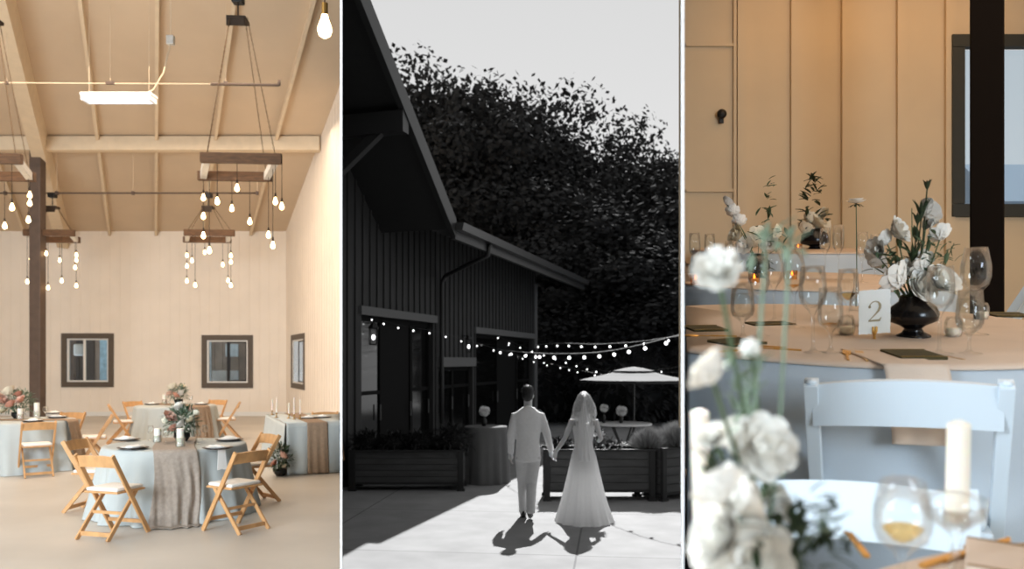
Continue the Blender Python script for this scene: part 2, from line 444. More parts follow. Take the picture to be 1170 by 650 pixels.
def p1_window(name, label, pts_, split, dark_sash, ds=1.0):
    pts = lambda u, v, o: pts_(u, v, o*ds)
    """pts(u,v,off): u 0..1, v 0..1 corners of the opening"""
    r = struct_root(name, label, 'window')
    def rect(mb, u0, u1, v0, v1, o0, o1):
        P = [pts(u0, v0, o0), pts(u1, v0, o0), pts(u1, v0, o1), pts(u0, v0, o1), pts(u0, v1, o0), pts(u1, v1, o0), pts(u1, v1, o1), pts(u0, v1, o1)]
        mb.hexa(P)
    def ring(u0, u1, v0, v1, tu, tv, o0, o1):
        m = MB(); rect(m, u0, u1, v0, v0+tv, o0, o1); rect(m, u0, u1, v1-tv, v1, o0, o1)
        rect(m, u0, u0+tu, v0+tv, v1-tv, o0, o1); rect(m, u1-tu, u1, v0+tv, v1-tv, o0, o1); return m
    obj('window_frame', ring(-.02, 1.02, -.02, 1.02, .10, .10, -.05, .15), 'window_trim', r)
    obj('window_sash', ring(.08, .92, .08, .92, .035, .03, .0, .08), 'white_vinyl', r)
    m = MB(); rect(m, split-.02, split+.025, .10, .90, .02, .07); obj('mullion', m, 'white_vinyl' if not dark_sash else 'black', r)
    if dark_sash: obj('sliding_sash', ring(split, .90, .10, .90, .04, .035, .03, .06), 'black', r)
    for a, c in ((.11, split-.02), (split+.02, .89)):
        m = MB(); rect(m, a, c, .10, .90, .045, .05); obj('pane', m, 'pane', r)
    return r
def ptw(W): return lambda u, v, o: (W[0]+(W[1]-W[0])*u, YB+o, W[2]+(W[3]-W[2])*v)
p1_window('window_1', 'sliding window on the hall far wall, left one beside the dark post', ptw(W1), .42, False)
p1_window('window_2', 'sliding window on the hall far wall with a black sash bar', ptw(W2), .5, True)
p1_window('window_3', 'narrow bright window on the hall side wall', lambda u, v, o: sidept(W3[1]+(W3[0]-W3[1])*u, W3[2]+(W3[3]-W3[2])*v, o), .55, True, .25)

# yard seen through the hall windows: pale gravel, neighbouring shed with a door, lamp, bench
b = MB(); b.box((-12, YB+8, -.1), (26, 15, .18)); o = obj('gravel_yard', b, mat('yard_gravel', 'ccd4dc', .95, var=.15, vscale=3)); o['kind'] = 'structure'
sh = thing('shed', 'brown timber shed seen through the far hall windows', 'shed', (-15.6, YB+7.5, 0))
sh_b = MB(); sh_b.box((0, .6, 1.9), (12.6, 1.2, 3.8))
for i in range(40): sh_b.box((-6.3+i*.325, -.01, 1.9), (.04, .03, 3.8))
obj('body', sh_b, mat('shed_wood', 'a08c7c', .9, var=.25, vscale=2), sh)
m = MB(); m.box((-1.35, -.04, 1.3), (.8, .06, 2.5)); obj('door', m, mat('shed_door', '2c2826', .6), sh)
m = MB(); m.box((-.45, -.04, 1.7), (.55, .06, 3.2)); obj('door', m, mat('shed_teal', 'a8c8d4', .6, var=.3, vscale=6), sh)
m = MB(); m.box((3.5, -.04, 1.6), (.35, .06, 2.8)); m.box((4.5, -.04, 2.1), (.5, .06, .5)); obj('shed_window', m, mat('shed_pale', 'd8e4e8', .5, var=.2, vscale=4), sh)
lp = thing('yard_lamp', 'yard lamp with white shade beyond the left hall window', 'lamp', (px1(91)*1.1, YB+2.5, 0))
m = MB(); m.tube([(0, 0, 0), (0, 0, 1.9)], .04, 8); obj('pole', m, 'black', lp)
m = MB(); m.lathe([(.13, 1.85), (.16, 1.9), (.16, 2.2), (.13, 2.25)], n=16, cap=True); obj('lamp_shade', m, 'white_enamel', lp)
bn = thing('bench', 'pale bench in the yard beyond the right hall window', 'bench', (px1(250)*1.1, YB+3, 0))
m = MB(); m.box((0, 0, .75), (.9, .45, .08), bev=.01); obj('seat', m, 'white_enamel', bn)
for sx in (-.38, .38):
    m = MB(); m.box((sx, 0, .36), (.07, .4, .7)); obj('leg', m, 'iron', bn)
m = MB(); m.box((0, .2, 1.1), (.9, .05, .5), bev=.01); obj('backrest', m, 'white_enamel', bn)

# roofs added outside the hall and corner windows to block the sun
pr_ = thing('sun_block_roof', 'roof added outside the far hall windows to block the sun', 'sun_block_roof', (-12, YB+.2, 0))
m = MB(); m.hexa([(-4, 0, 3.6), (4.8, 0, 3.6), (4.8, 4.5, 3.2), (-4, 4.5, 3.2), (-4, 0, 3.75), (4.8, 0, 3.75), (4.8, 4.5, 3.35), (-4, 4.5, 3.35)]); obj('roof', m, 'cream_beam', pr_)
for x in (-3.9, 0.9, 4.7): m = MB(); m.box((x, 4.4, 1.65), (.14, .14, 3.3)); obj('post', m, 'dark_steel', pr_)
m = MB(); q0, q1 = Vector(sidept(W3[0]-1, 0, .07)), Vector(sidept(W3[1]+.6, 0, .07)); nn2 = Vector((.918, .395, 0))*.9
m.hexa([tuple(q0+Vector((0,0,3.2))), tuple(q1+Vector((0,0,3.2))), tuple(q1+nn2+Vector((0,0,3.0))), tuple(q0+nn2+Vector((0,0,3.0))), tuple(q0+Vector((0,0,3.28))), tuple(q1+Vector((0,0,3.28))), tuple(q1+nn2+Vector((0,0,3.08))), tuple(q0+nn2+Vector((0,0,3.08)))])
o = obj('sun_block_slab', m, 'cream_beam'); tag(o, 'small slab added over the hall side window to block the sun', 'sun_block_slab')  # added slab, keeps direct sun out of the side window
# steel post
pz = zt_-.17
pst = struct_root('pillar', 'dark steel post beside the left dining table, holding the tie beam', 'pillar', ((43-PX)/F*20.2, 20.2, 0))
m = MB(); m.box((0, 0, pz/2), (.27, .27, pz), bev=.02); obj('shaft', m, 'dark_steel', pst)
m = MB(); m.box((0, 0, .02), (.42, .42, .04)); obj('base_plate', m, 'dark_steel', pst)

# ================================================================== SETTING: TERRACE
ZG = -.5
b = MB(); b.box((0, 60, ZG-.1), (160, 180, .2)); 
for k in range(7):     # saw-cut joints between the slabs are shallow ribs of grout
    pass
gm = mat('paving_slabs', g(.5), .85)
n = gm.node_tree.nodes; L = gm.node_tree.links; bs = n['Principled BSDF']
tc = n.new('ShaderNodeTexCoord'); mp = n.new('ShaderNodeMapping'); mp.inputs['Rotation'].default_value = (0, 0, .12); mp.inputs['Location'].default_value = (.4, 1.05, 0)
br = n.new('ShaderNodeTexBrick'); br.offset = 0; br.inputs['Scale'].default_value = 1; br.inputs['Brick Width'].default_value = 3.2; br.inputs['Row Height'].default_value = 2.6
br.inputs['Mortar Size'].default_value = .012; br.inputs['Color1'].default_value = (.19, .19, .19, 1); br.inputs['Color2'].default_value = (.21, .21, .21, 1); br.inputs['Mortar'].default_value = (.10, .10, .10, 1)
no = n.new('ShaderNodeTexNoise'); no.inputs['Scale'].default_value = 2.2; no.inputs['Detail'].default_value = 8
mr = n.new('ShaderNodeMapRange'); mr.inputs[1].default_value = .3; mr.inputs[2].default_value = .7; mr.inputs[3].default_value = .86; mr.inputs[4].default_value = 1.12
mx = n.new('ShaderNodeMix'); mx.data_type = 'RGBA'; mx.blend_type = 'MULTIPLY'; mx.inputs[0].default_value = 1
L.new(tc.outputs['Object'], mp.inputs[0]); L.new(mp.outputs[0], br.inputs[0]); L.new(tc.outputs['Object'], no.inputs[0])
L.new(no.outputs[0], mr.inputs[0]); L.new(br.outputs[0], mx.inputs[6]); L.new(mr.outputs[0], mx.inputs[7]); L.new(mx.outputs[2], bs.inputs['Base Color'])
struct('ground', b, gm, label='sunlit concrete paving of the terrace')

NX, NY = .958, -.287
def Wp(t, o, z): return Vector((-2.275+.3*(t-16.5)+o*NX, t+o*NY, z))
def tw(x): return 7.225/(.3-(x-PX)/F)
EA, SA, TA = 4.12, .77, 15.8
zr = lambda t: EA+max(0, TA-t)*SA+(.42 if t > TA+.3 else 0)
TE = 26.6
bld = thing('barn', 'dark board-sided barn with a steep gable and low eave', 'building', (0, 0, 0))
dr = [(tw(413), tw(495), ZG, 2.52), (tw(501), tw(540), ZG, 1.15+.4), (tw(543), tw(608), ZG, 2.38)]
b = MB(); wall_with_holes(b, 13.0, TE, ZG, zr, dr, lambda u, z, o: Wp(u, -o, z), .3)
b.hexa([Wp(TE, 0, ZG), Wp(TE, -.3, ZG), Wp(TE, -5, ZG), Wp(TE-.3, -5, ZG), Wp(TE, 0, EA), Wp(TE, -.3, EA), Wp(TE, -5, EA), Wp(TE-.3, -5, EA)])
b.hexa([Wp(TE, 0, ZG), Wp(TE, -5, ZG), Wp(TE-.3, -5, ZG), Wp(TE-.3, 0, ZG), Wp(TE, 0, EA), Wp(TE, -5, EA), Wp(TE-.3, -5, EA), Wp(TE-.3, 0, EA)])
u = 13.1
while u < TE:
    h = [d for d in dr if d[0]-.05 < u < d[1]+.05]
    z0 = h[0][3] if h else ZG; zz = zr(u)
    p = [Wp(u-.025, .03, z0), Wp(u+.025, .03, z0), Wp(u+.025, 0, z0), Wp(u-.025, 0, z0), Wp(u-.025, .03, zz), Wp(u+.025, .03, zz), Wp(u+.025, 0, zz), Wp(u-.025, 0, zz)]
    b.hexa(p); u += .28
obj('wall', b, 'dark_boards', bld, clip='terr_l')
# corner board
b = MB(); b.hexa([Wp(TE-.25, .05, ZG), Wp(TE+.05, .05, ZG), Wp(TE+.05, 0, ZG), Wp(TE-.25, 0, ZG), Wp(TE-.25, .05, EA), Wp(TE+.05, .05, EA), Wp(TE+.05, 0, EA), Wp(TE-.25, 0, EA)])
obj('corner_board', b, 'grey_trim', bld)
# steep roof over the gable: from the rake edge back over the wall
OV = 1.5
def roofslab(mb, t0, t1, z0, z1, o0, o1, th, rise=0):
    mb.hexa([Wp(t0, o0, z0), Wp(t1, o0, z1), Wp(t1, o1, z1+rise), Wp(t0, o1, z0+rise), Wp(t0, o0, z0+th), Wp(t1, o0, z1+th), Wp(t1, o1, z1+th+rise), Wp(t0, o1, z0+th+rise)])
b = MB(); roofslab(b, 8.0, TA, EA+(TA-8.0)*SA, EA, OV-.1, -6, .16); obj('roof', b, 'dark_roof', bld, clip='terr_l')
b = MB(); roofslab(b, 8.0, TA+.05, EA+(TA-8.0)*SA-.14, EA-.16, OV, OV-.1, .36); obj('fascia', b, 'dark_fascia', bld, clip='terr_l')
b = MB(); roofslab(b, TA, TE+.4, EA, EA, OV-.1, -6, .14, rise=2.4); obj('roof', b, 'dark_roof', bld, clip='terr_l')
b = MB(); roofslab(b, TA, TE+.4, EA-.18, EA-.18, OV, OV-.08, .28); obj('fascia', b, 'dark_fascia', bld)
# gutter
b = MB(); b.hexa([Wp(TA, OV+.01, EA-.02), Wp(TE+.4, OV+.01, EA-.02), Wp(TE+.4, OV+.14, EA-.02), Wp(TA, OV+.14, EA-.02), Wp(TA, OV+.01, EA+.12), Wp(TE+.4, OV+.01, EA+.12), Wp(TE+.4, OV+.17, EA+.12), Wp(TA, OV+.17, EA+.12)])
obj('gutter', b, 'gutter', bld)
# rafter beam with a knee brace under the rake
b = MB(); b.bar(Wp(13.7, -1, 5.50), Wp(13.7, OV-.02, 5.50), .22, .34); obj('beam', b, 'dark_fascia', bld, clip='terr_l')
b = MB(); b.bar(Wp(13.7, .02, 4.55), Wp(13.7, 1.05, 5.40), .14, .14); obj('knee_brace', b, 'dark_fascia', bld, clip='terr_l')
# downspout
ts = tw(500)
b = MB(); b.tube([Wp(17.6, OV+.05, EA-.02), Wp(17.6, OV+.02, EA-.25), Wp(17.9, .9, EA-.42), Wp(ts, .18, EA-.55), Wp(ts, .1, EA-.7), Wp(ts, .1, 2.0), Wp(ts, .1, ZG+.1)], .05, 8); obj('downspout', b, 'dark_fascia', bld, smooth=True)
# doors
def bdoor(name, label, d, panels, lintel=True, lt=.16):
    r = thing(name, label, 'door'); r['kind'] = 'structure'
    t0, t1, z0, z1 = d
    m = MB(); 
    if lintel:
        m.hexa([Wp(t0-.1, .06, z1), Wp(t1+.1, .06, z1), Wp(t1+.1, -.1, z1), Wp(t0-.1, -.1, z1), Wp(t0-.1, .06, z1+lt), Wp(t1+.1, .06, z1+lt), Wp(t1+.1, -.1, z1+lt), Wp(t0-.1, -.1, z1+lt)])
        obj('lintel', m, 'grey_trim', r)
    for s, e, kind in panels:
        a, c = t0+(t1-t0)*s, t0+(t1-t0)*e
        fr = MB(); wd = .06
        def R(mb, ta, tb, za, zb, o0, o1): mb.hexa([Wp(ta, o0, za), Wp(tb, o0, za), Wp(tb, o1, za), Wp(ta, o1, za), Wp(ta, o0, zb), Wp(tb, o0, zb), Wp(tb, o1, zb), Wp(ta, o1, zb)])
        R(fr, a, a+wd, z0, z1, -.1, -.18); R(fr, c-wd, c, z0, z1, -.1, -.18); R(fr, a, c, z1-.1, z1, -.1, -.18); R(fr, a, c, z0, z0+.25, -.1, -.18)
        if kind == 'glass': R(fr, a, c, 1.05, 1.12, -.1, -.18)
        dfo = obj('door_leaf', fr, 'dark_door', r)
        gl = MB(); R(gl, a+wd, c-wd, z0+.25, z1-.1, -.13, -.15); obj('pane', gl, 'dark_glass' if kind == 'glass' else 'dark_door', dfo)
        hd = MB(); p = Wp(c-.12, -.06, .55); hd.tube([p, p+Vector((0, 0, .3))], .015, 6); obj('door_handle', hd, 'grey_trim', dfo)
bdoor('door_1', 'wide dark glass barn door under a pale lintel, by the first wall lantern', dr[0], [(0, .3, 'glass'), (.3, .72, 'wood'), (.72, 1, 'glass')])
bdoor('door_2', 'low dark double door between the two tall barn doors', dr[1], [(0, .5, 'glass'), (.5, 1, 'glass')], lt=.22)
bdoor('door_3', 'tall dark barn door under a pale lintel behind the groom', dr[2], [(0, .4, 'glass'), (.4, .75, 'wood'), (.75, 1, 'glass')])

# ================================================================== SETTING: DINING CORNER
RA = .1653; TILT = math.atan(RA)
ztab = lambda Y, h=.365: HC-h+RA*Y
zfl = lambda Y: ztab(Y)-.76
XR = 6.3; YW = 8.5
b = MB()
for poly, dz in (([(.3, -7), (XR, -7), (XR, 1.78), (.2053*1.78+.01, 1.78), (.01, .05)], -.12), ([(.2053*1.78+.01, 1.78), (XR, 1.78), (XR, YW), (.2053*YW+.01, YW)], 0)):
    nn = len(poly); k = len(b.v); b.v += [(x, y, -1.2) for x, y in poly]+[(x, y, zfl(y)+dz) for x, y in poly]
    b.f += [tuple(k+i for i in reversed(range(nn))), tuple(k+i for i in range(nn, 2*nn))]+[(k+i, k+(i+1) % nn, k+nn+(i+1) % nn, k+nn+i) for i in range(nn)]
struct('floor_corner', b, 'concrete')
WW = ((1092-PX)/F*YW, (1240-PX)/F*YW, HC+(412-241)/F*YW, HC+(412-49)/F*YW)
DD = ((700-PX)/F*YW, (839-PX)/F*YW)
b = MB(); wall_with_holes(b, .2053*YW-.01, XR+.1, 1.0, lambda u: 5.75, [WW], lambda u, z, o: (u, YW+o, z), .15)
for x in (847, 908, 966, 1029, 1084):
    bx = (x-PX)/F*YW; b.box((bx, YW-.02, 3.4), (.095, .04, 4.7))
struct('wall_corner_back', b, mat('corner_boards', 'd2bd9d', .75, var=.04, vscale=1.5), label='cream board and batten wall behind the dining corner')
b = MB(); wall_with_holes(b, .2053*YW+.02, XR+.1, -.5, lambda u: 5.9, [WW], lambda u, z, o: (u, YW+.155+o, z), .03)
struct('wall_corner_outside', b, 'dark_boards')  # unseen grey layer added so the sunlit wall bounces no warm light
b = MB(); wall_with_holes(b, -7, YW+.15, -1.2, lambda u: 5.75, [], lambda u, z, o: (XR+o, u, z), .12); struct('wall_corner_right', b, 'cream_boards')
b = MB(); b.box((3.2, -7.06, 2.3), (6.6, .1, 7.0)); b.box((-.02, -4.3, 2.3), (.05, 5.4, 7.0)); struct('wall_corner_rear', b, 'dark_boards')
poly = [(0, -7.1), (XR+.1, -7.1), (XR+.1, YW+.15), (.2053*YW, YW+.15), (.005, .02)]
b = MB(); b.prism(poly, 5.75, 5.9); struct('ceiling_corner', b, 'shaded_cream')
# door, window
d4 = struct_root('door_4', 'cream panelled door in the wall left of the battens', 'door')
m = MB(); xa, xb = .2053*YW+.03, DD[1]
for z in (HC+(412-52)/F*YW, HC+(412-218)/F*YW, HC+(412-300)/F*YW): m.box(((xa+xb)/2, YW-.014, z), (xb-xa, .028, .03))
m.box((xb+.0, YW-.016, 3.4), (.03, .032, 4.6)); obj('door_panel', m, 'corner_boards', d4)
m = MB(); p = at(824, 131, YW-.03); m.lathe([(.012, 0), (.045, .005), (.05, .03), (.035, .05), (.012, .06)], n=16, cap=True); m.xf(Matrix.Translation(p)@Matrix.Rotation(PI/2, 4, 'X'))
m.box(p+Vector((0, -.004, -.02)), (.05, .02, .14), bev=.006); obj('door_knob', m, 'black', d4)
p1w = struct_root('window_4', 'dark framed window behind the dark post of the dining corner', 'window')
m = MB(); fw = .125
m.box(((WW[0]+WW[1])/2, YW-.02, WW[3]+fw/2-.06), (WW[1]-WW[0]+fw, .09, fw)); m.box(((WW[0]+WW[1])/2, YW-.02, WW[2]-fw/2+.06), (WW[1]-WW[0]+fw, .09, fw))
for xq in (WW[0], WW[1]): m.box((xq, YW-.02, (WW[2]+WW[3])/2), (fw, .086, WW[3]-WW[2]-.13))
obj('window_frame', m, 'dark_frame', p1w)
m = MB()
for xq in ((1140-PX)/F*YW, WW[1]-.1): m.box((xq, YW+.05, (WW[2]+WW[3])/2), (.05, .06, WW[3]-WW[2]-.1))
obj('window_sash', m, 'white_vinyl', p1w)
m = MB(); m.box(((WW[0]+WW[1])/2, YW+.07, (WW[2]+WW[3])/2), (WW[1]-WW[0]-.1, .008, WW[3]-WW[2]-.1)); obj('pane', m, 'pane', p1w)
o = MB(); o.hexa([(3.2, YW+.16, 5.2), (7.5, YW+.16, 5.2), (7.5, YW+.7, 5.15), (3.2, YW+.7, 5.15), (3.2, YW+.16, 5.35), (7.5, YW+.16, 5.35), (7.5, YW+.7, 5.3), (3.2, YW+.7, 5.3)]); tag(obj('sun_block_slab', o, 'dark_frame'), 'shallow slab added outside the dining corner window to block the sun', 'sun_block_slab')  # added slab outside the window, cuts the sun coming in
# post
p6 = at(1127.5, 200, 6.0)
pr = struct_root('pillar_corner', 'near-black square post in front of the dining corner window', 'pillar', (p6.x, 6.0, zfl(6)-.1))
m = MB(); m.box((0, 0, (5.8-zfl(6))/2), (.215, .20, 5.8-zfl(6)), rot=(0, 0, -.51), bev=.012); obj('shaft', m, 'post_brown', pr)
# something beyond that window
sh2 = thing('shed', 'blurred blue-grey outbuilding beyond the dining corner window', 'shed', (11.6, 17, ZG))
m = MB(); m.box((0, 0, 2.6), (4.2, 2, 5.2)); obj('body', m, mat('yard_blue', 'a9c0d8', .8, var=.25, vscale=1.5), sh2)
m = MB(); m.box((-.35, -1.03, 4.6), (.7, .08, .8)); m.box((-.35, -1.03, 3.4), (.7, .08, .8)); obj('window', m, mat('yard_dark', '3b3227', .6), sh2)
m = MB(); m.hexa([(-2.4, -1.3, 5.2), (2.4, -1.3, 5.2), (2.4, 1.3, 5.2), (-2.4, 1.3, 5.2), (-2.4, 0, 6.2), (2.4, 0, 6.2), (2.4, .1, 6.2), (-2.4, .1, 6.2)]); obj('roof', m, mat('yard_roof', 'b4c4d4', .8), sh2)

# ================================================================== SHARED BUILDERS
def petal(mb, base, out, up, ln, wd, cup, curl):
    base, out, up = Vector(base), Vector(out).normalized(), Vector(up).normalized(); sd = out.cross(up).normalized()
    def fn(u, v):
        s = (v-.5)*2; wq = wd*math.sin(PI*min(.92, .18+.72*u))**.7
        return base+up*(ln*u)+out*(cup*math.sin(u*PI*.6)+curl*u*u*u)+sd*(s*wq*.5)-out*(abs(s)**2*cup*.5*(1-u*.5))
    mb.grid(fn, 3, 3)
def rose_mesh(r=1.0, layers=4, seed=1, openness=1.0):
    rr = random.Random(seed); mb = MB()
    for L_ in range(layers):
        f_ = (L_+1)/layers; n_ = 4+L_
        for i in range(n_):
            a = 2*PI*i/n_+L_*.7+rr.uniform(-.2, .2)
            o = Vector((math.cos(a), math.sin(a), 0))
            petal(mb, o*r*.10*f_+Vector((0, 0, -r*.45)), o, Vector((0, 0, 1))+o*(.15+f_*.85*openness), r*(1.25-.25*f_), r*(.55+.65*f_), r*.25*f_, r*.28*f_)
    mb.ball((0, 0, -r*.1), (r*.28, r*.28, r*.42), 8, 6)
    return mb
def leaf(mb, p, d, ln, wd, n_=3):
    p, d = Vector(p), Vector(d).normalized(); sd = d.cross(Vector((.1, .2, 1))).normalized(); up = sd.cross(d)
    def fn(u, v):
        s = (v-.5)*2
        return p+d*(ln*u)+sd*(s*wd*.5*math.sin(PI*min(1, .06+.94*u))**.8)+up*(abs(s)*wd*.15-ln*.25*u*u)
    mb.grid(fn, n_, 2)
def blob_leaves(mb, c, r, n_, ln, wd, rr, flat=1.0, low=-1.0):
    c = Vector(c)
    for _ in range(n_):
        z = rr.uniform(low, 1); a = rr.uniform(0, 2*PI); q = math.sqrt(max(0, 1-z*z)); d = Vector((q*math.cos(a), q*math.sin(a), z))
        k = rr.uniform(.45, 1)
        leaf(mb, c+Vector((d.x*r*k, d.y*r*k, d.z*r*k*flat)), d+Vector((rr.uniform(-.6, .6), rr.uniform(-.6, .6), rr.uniform(-.4, .8))), ln*rr.uniform(.7, 1.3), wd*rr.uniform(.7, 1.2))
ROSE = {}
def blossom(parent, kind, matn, p, r, rot=(0, 0, 0), clip=None, seed=1):
    key = (kind, matn, seed % 3)
    if key not in ROSE:
        if kind == 'rose': mb = rose_mesh(1, 5, seed, .78)
        elif kind == 'ranunculus': mb = rose_mesh(1, 5, seed, .6)
        else: mb = rose_mesh(1, 3, seed, 1.3)
        o = obj(kind, mb, matn, parent, smooth=True); ROSE[key] = o.data
    else:
        o = bpy.data.objects.new(kind, ROSE[key]); COL.objects.link(o); o.parent = parent
    o.location = p; o.scale = (r, r, r); o.rotation_euler = rot
    return o

def folding_chair(name, label, cat, wood, pad, loc, rz, group=None, w_=.43, white=False):
    r = thing(name, label, cat, loc, rz, group)
    h = w_/2
    # long rails: back top -> front foot
    for s in (-1, 1):
        m = MB()
        if white:
            m.bar((s*h, -.235, .79), (s*h, .235, .0), .032, .042, up=(0, 1, 0)); m.ball((s*h, -.234, .790), (.0145, .017, .009), 12, 8)
        else: m.bar((s*h, -.25, .80), (s*h, .23, .0), .024, .048, up=(0, 1, 0))
        obj('leg', m, wood, r, bevel=.004)
        m = MB(); m.bar((s*(h-.035), .10, .435), (s*(h-.035), -.27, .0), .022, .042, up=(0, 1, 0)); obj('leg', m, wood, r, bevel=.004)
    # curved top rail
    m = MB(); hh = .10 if white else .105
    def fn(u, v):
        x = (u-.5)*2*(h-.004); zc_ = .735+(.012*(1-(2*u-1)**2) if v > .5 else .006*(1-(2*u-1)**2)); 
        z = zc_+(v-.5)*hh
        return (x, -.232-.022*(1-(2*u-1)**2)+(.79-z)*.3-.0, z)
    m.grid(fn, 10, 3); obj('backrest', m, wood, r, solid=.016, bevel=0, smooth=False)
    m = MB(); m.box((0, .02, .437), (w_-.035, .37, .02), bev=.006); obj('seat_frame', m, wood, r)
    m = MB(); m.box((0, .02, .463), (w_-.06, .345, .036), bev=.014); obj('seat', m, pad, r, smooth=True)
    m = MB(); m.bar((-h+.03, -.225, .055), (h-.03, -.225, .055), .018, .04, up=(0, 0, 1)); obj('stretcher', m, wood, r)
    m = MB(); m.bar((-h+.01, .155, .12), (h-.01, .155, .12), .018, .035, up=(0, 0, 1)); obj('stretcher', m, wood, r)
    m = MB(); m.bar((-h+.03, -.08, .235), (h-.03, -.08, .235), .016, .028, up=(0, 0, 1)); obj('stretcher', m, wood, r)
    return r

def round_cloth(R, H, flare, folds, amp, seed, nseg=192, shear=0):
    rr = random.Random(seed); ph = [rr.uniform(0, 6.28) for _ in range(5)]
    mb = MB(); prof = [(0.001, H), (R*.5, H), (R*.93, H), (R*.985, H-.002), (R, H-.012), (R+.006, H-.05)]
    m_ = 12
    for i in range(1, m_+1): prof.append((R+.006, H-.05-(H-.055)*i/m_))
    def fn(r, z, a):
        if z > H-.03: return r
        t_ = (H-z)/H
        wv = math.sin(folds*a+ph[0]+1.3*math.sin(3*a+ph[1]))+.45*math.sin(folds*1.7*a+ph[2])
        return r+flare*t_**1.3+amp*t_**.8*wv
    mb.lathe(prof, n=nseg, fn=fn)
    if shear: mb.v = [(x, y, z+shear*y) for x, y, z in mb.v]
    return mb

# ================================================================== BARN HALL CONTENTS
def fdir(cx, cy):   # unit view direction (away) and right vector on the floor
    d = Vector((cx, cy, 0)).normalized(); return d, Vector((d.y, -d.x, 0))

def goblet(name, label, loc, h=.2, rb=.034, fill=None, group=None, rot=None, bowl=.55, tall=True, n=20, flare=.86):
    r = thing(name, label, 'glass', loc, 0, group, rot)
    m = MB(); zb = h*(1-bowl); rs = .0042
    prof = [(.0, .0), (rb*.92, .0), (rb*.95, .003), (rb*.3, .008), (rs, .02), (rs, zb*.9), (rb*.35, zb+.004), (rb*.85, zb+h*.10), (rb, zb+h*.19), (rb*.98, zb+h*.32), (rb*flare, h), (rb*flare-.0012, h), (rb*.95, zb+h*.32), (rb*.96, zb+h*.19), (rb*.8, zb+h*.11), (rb*.2, zb+.012), (.0005, zb+.011)]
    m.lathe(prof, n=n); obj('bowl', m, 'clear_glass', r, smooth=True)
    if fill:
        q, mt = fill; m = MB(); zt = zb+h*.04+(h*(bowl-.04))*q
        m.lathe([(.0005, zb+.013), (rb*.3, zb+.018), (rb*.78, zb+h*.11), (rb*.93, zb+h*.19), (rb*.93, zt), (.0005, zt)] if zt > zb+h*.2 else [(.0005, zb+.013), (rb*.3, zb+.018), (rb*.7, zt), (.0005, zt)], n=n)
        obj('drink', m, mt, r, smooth=True)
    return r

def arrangement(name, label, cat, loc, seed, R, Hh, roses, foliage=260, vase='black', vase_r=.09, vase_h=.10, leafs=('leaf_green', 'leaf_sage'), group=None, leafsize=.06, rot=None, z0=None):
    rr = random.Random(seed); r = thing(name, label, cat, loc, 0, group, rot)
    m = MB(); m.lathe([(.0, 0), (vase_r*.6, 0), (vase_r*.65, .01), (vase_r, vase_h*.5), (vase_r*.95, vase_h), (vase_r*.8, vase_h), (.0, vase_h*.6)], n=24); obj('vase', m, vase, r, smooth=True)
    for k, lf in enumerate(leafs):
        m = MB(); blob_leaves(m, (0, 0, vase_h+Hh*.42), R, foliage, leafsize*(1+.3*k), leafsize*.36, rr, flat=Hh/R*.62, low=-.7); obj('foliage', m, lf, r)
    m = MB()
    for _ in range(14):
        a = rr.uniform(0, 2*PI); d = Vector((math.cos(a)*R*.8, math.sin(a)*R*.8, vase_h+Hh*rr.uniform(.5, 1))); m.tube([(0, 0, vase_h*.6), d*.6+Vector((0, 0, .02)), d], .0035, 5)
    obj('stem', m, 'leaf_green', r)
    for i, (kx, ky, kz, rad, mt) in enumerate(roses):
        blossom(r, 'rose', mt, (kx*R*1.02, ky*R*1.12, vase_h+kz*Hh), rad*1.35, (ky*-.9, kx*.9, rr.uniform(0, 6)), seed=i % 3)
    return r
def plate_setting(loc, rz, label, group, label_n, group_n, drape=False):
    r = thing('dinner_plate', label, 'plate', loc, rz, group)
    m = MB(); m.lathe([(0, .0), (.12, .0), (.155, .012), (.158, .015), (.12, .006), (0, .006)], n=28); obj('charger', m, 'charger', r, smooth=True)
    m = MB(); m.lathe([(0, .008), (.08, .008), (.125, .022), (.127, .026), (.08, .014), (0, .014)], n=28); obj('plate', m, 'porcelain', r, smooth=True)
    n_ = thing('napkin', label_n, 'napkin', Vector(loc)+Vector((0, 0, .016)), rz, group_n)
    m = MB()
    if drape:
        def fn(u, v):
            y = .10-.24*u; z = .012 if u < .66 else .012-(u-.66)*.7
            if u >= .66: y = .10-.24*.66-.012-(u-.66)*.05
            return ((v-.5)*(.10+.02*math.sin(u*7)), y, z+.004*math.sin(v*9+u*4))
    else:
        def fn(u, v): return ((v-.5)*.13, .075-.15*u, .012+.022*math.sin(PI*v)*math.sin(PI*u)+.004*math.sin(v*13))
    m.grid(fn, 14, 8); obj('folded_cloth', m, 'linen_white', n_, solid=.006)
    return r
def pillar_candle(loc, label, h=.16, r_=.037, group=None, rot=None, holder=True):
    r = thing('pillar_candle', label, 'candle', loc, 0, group, rot)
    m = MB(); m.lathe([(0, .006), (r_, .006), (r_, h-.004), (r_-.006, h), (r_*.5, h-.008), (0, h-.01)], n=20); obj('wax', m, 'candle', r, smooth=False)
    m = MB(); m.tube([(0, 0, h-.012), (0, 0, h+.01)], .0016, 5); obj('wick', m, 'black', r)
    if holder:
        m = MB(); m.lathe([(0, 0), (r_+.012, 0), (r_+.014, .003), (r_+.014, h*.5), (r_+.0125, h*.5), (r_+.012, .005), (0, .005)], n=20); obj('glass_holder', m, 'clear_glass', r, smooth=True)
    return r

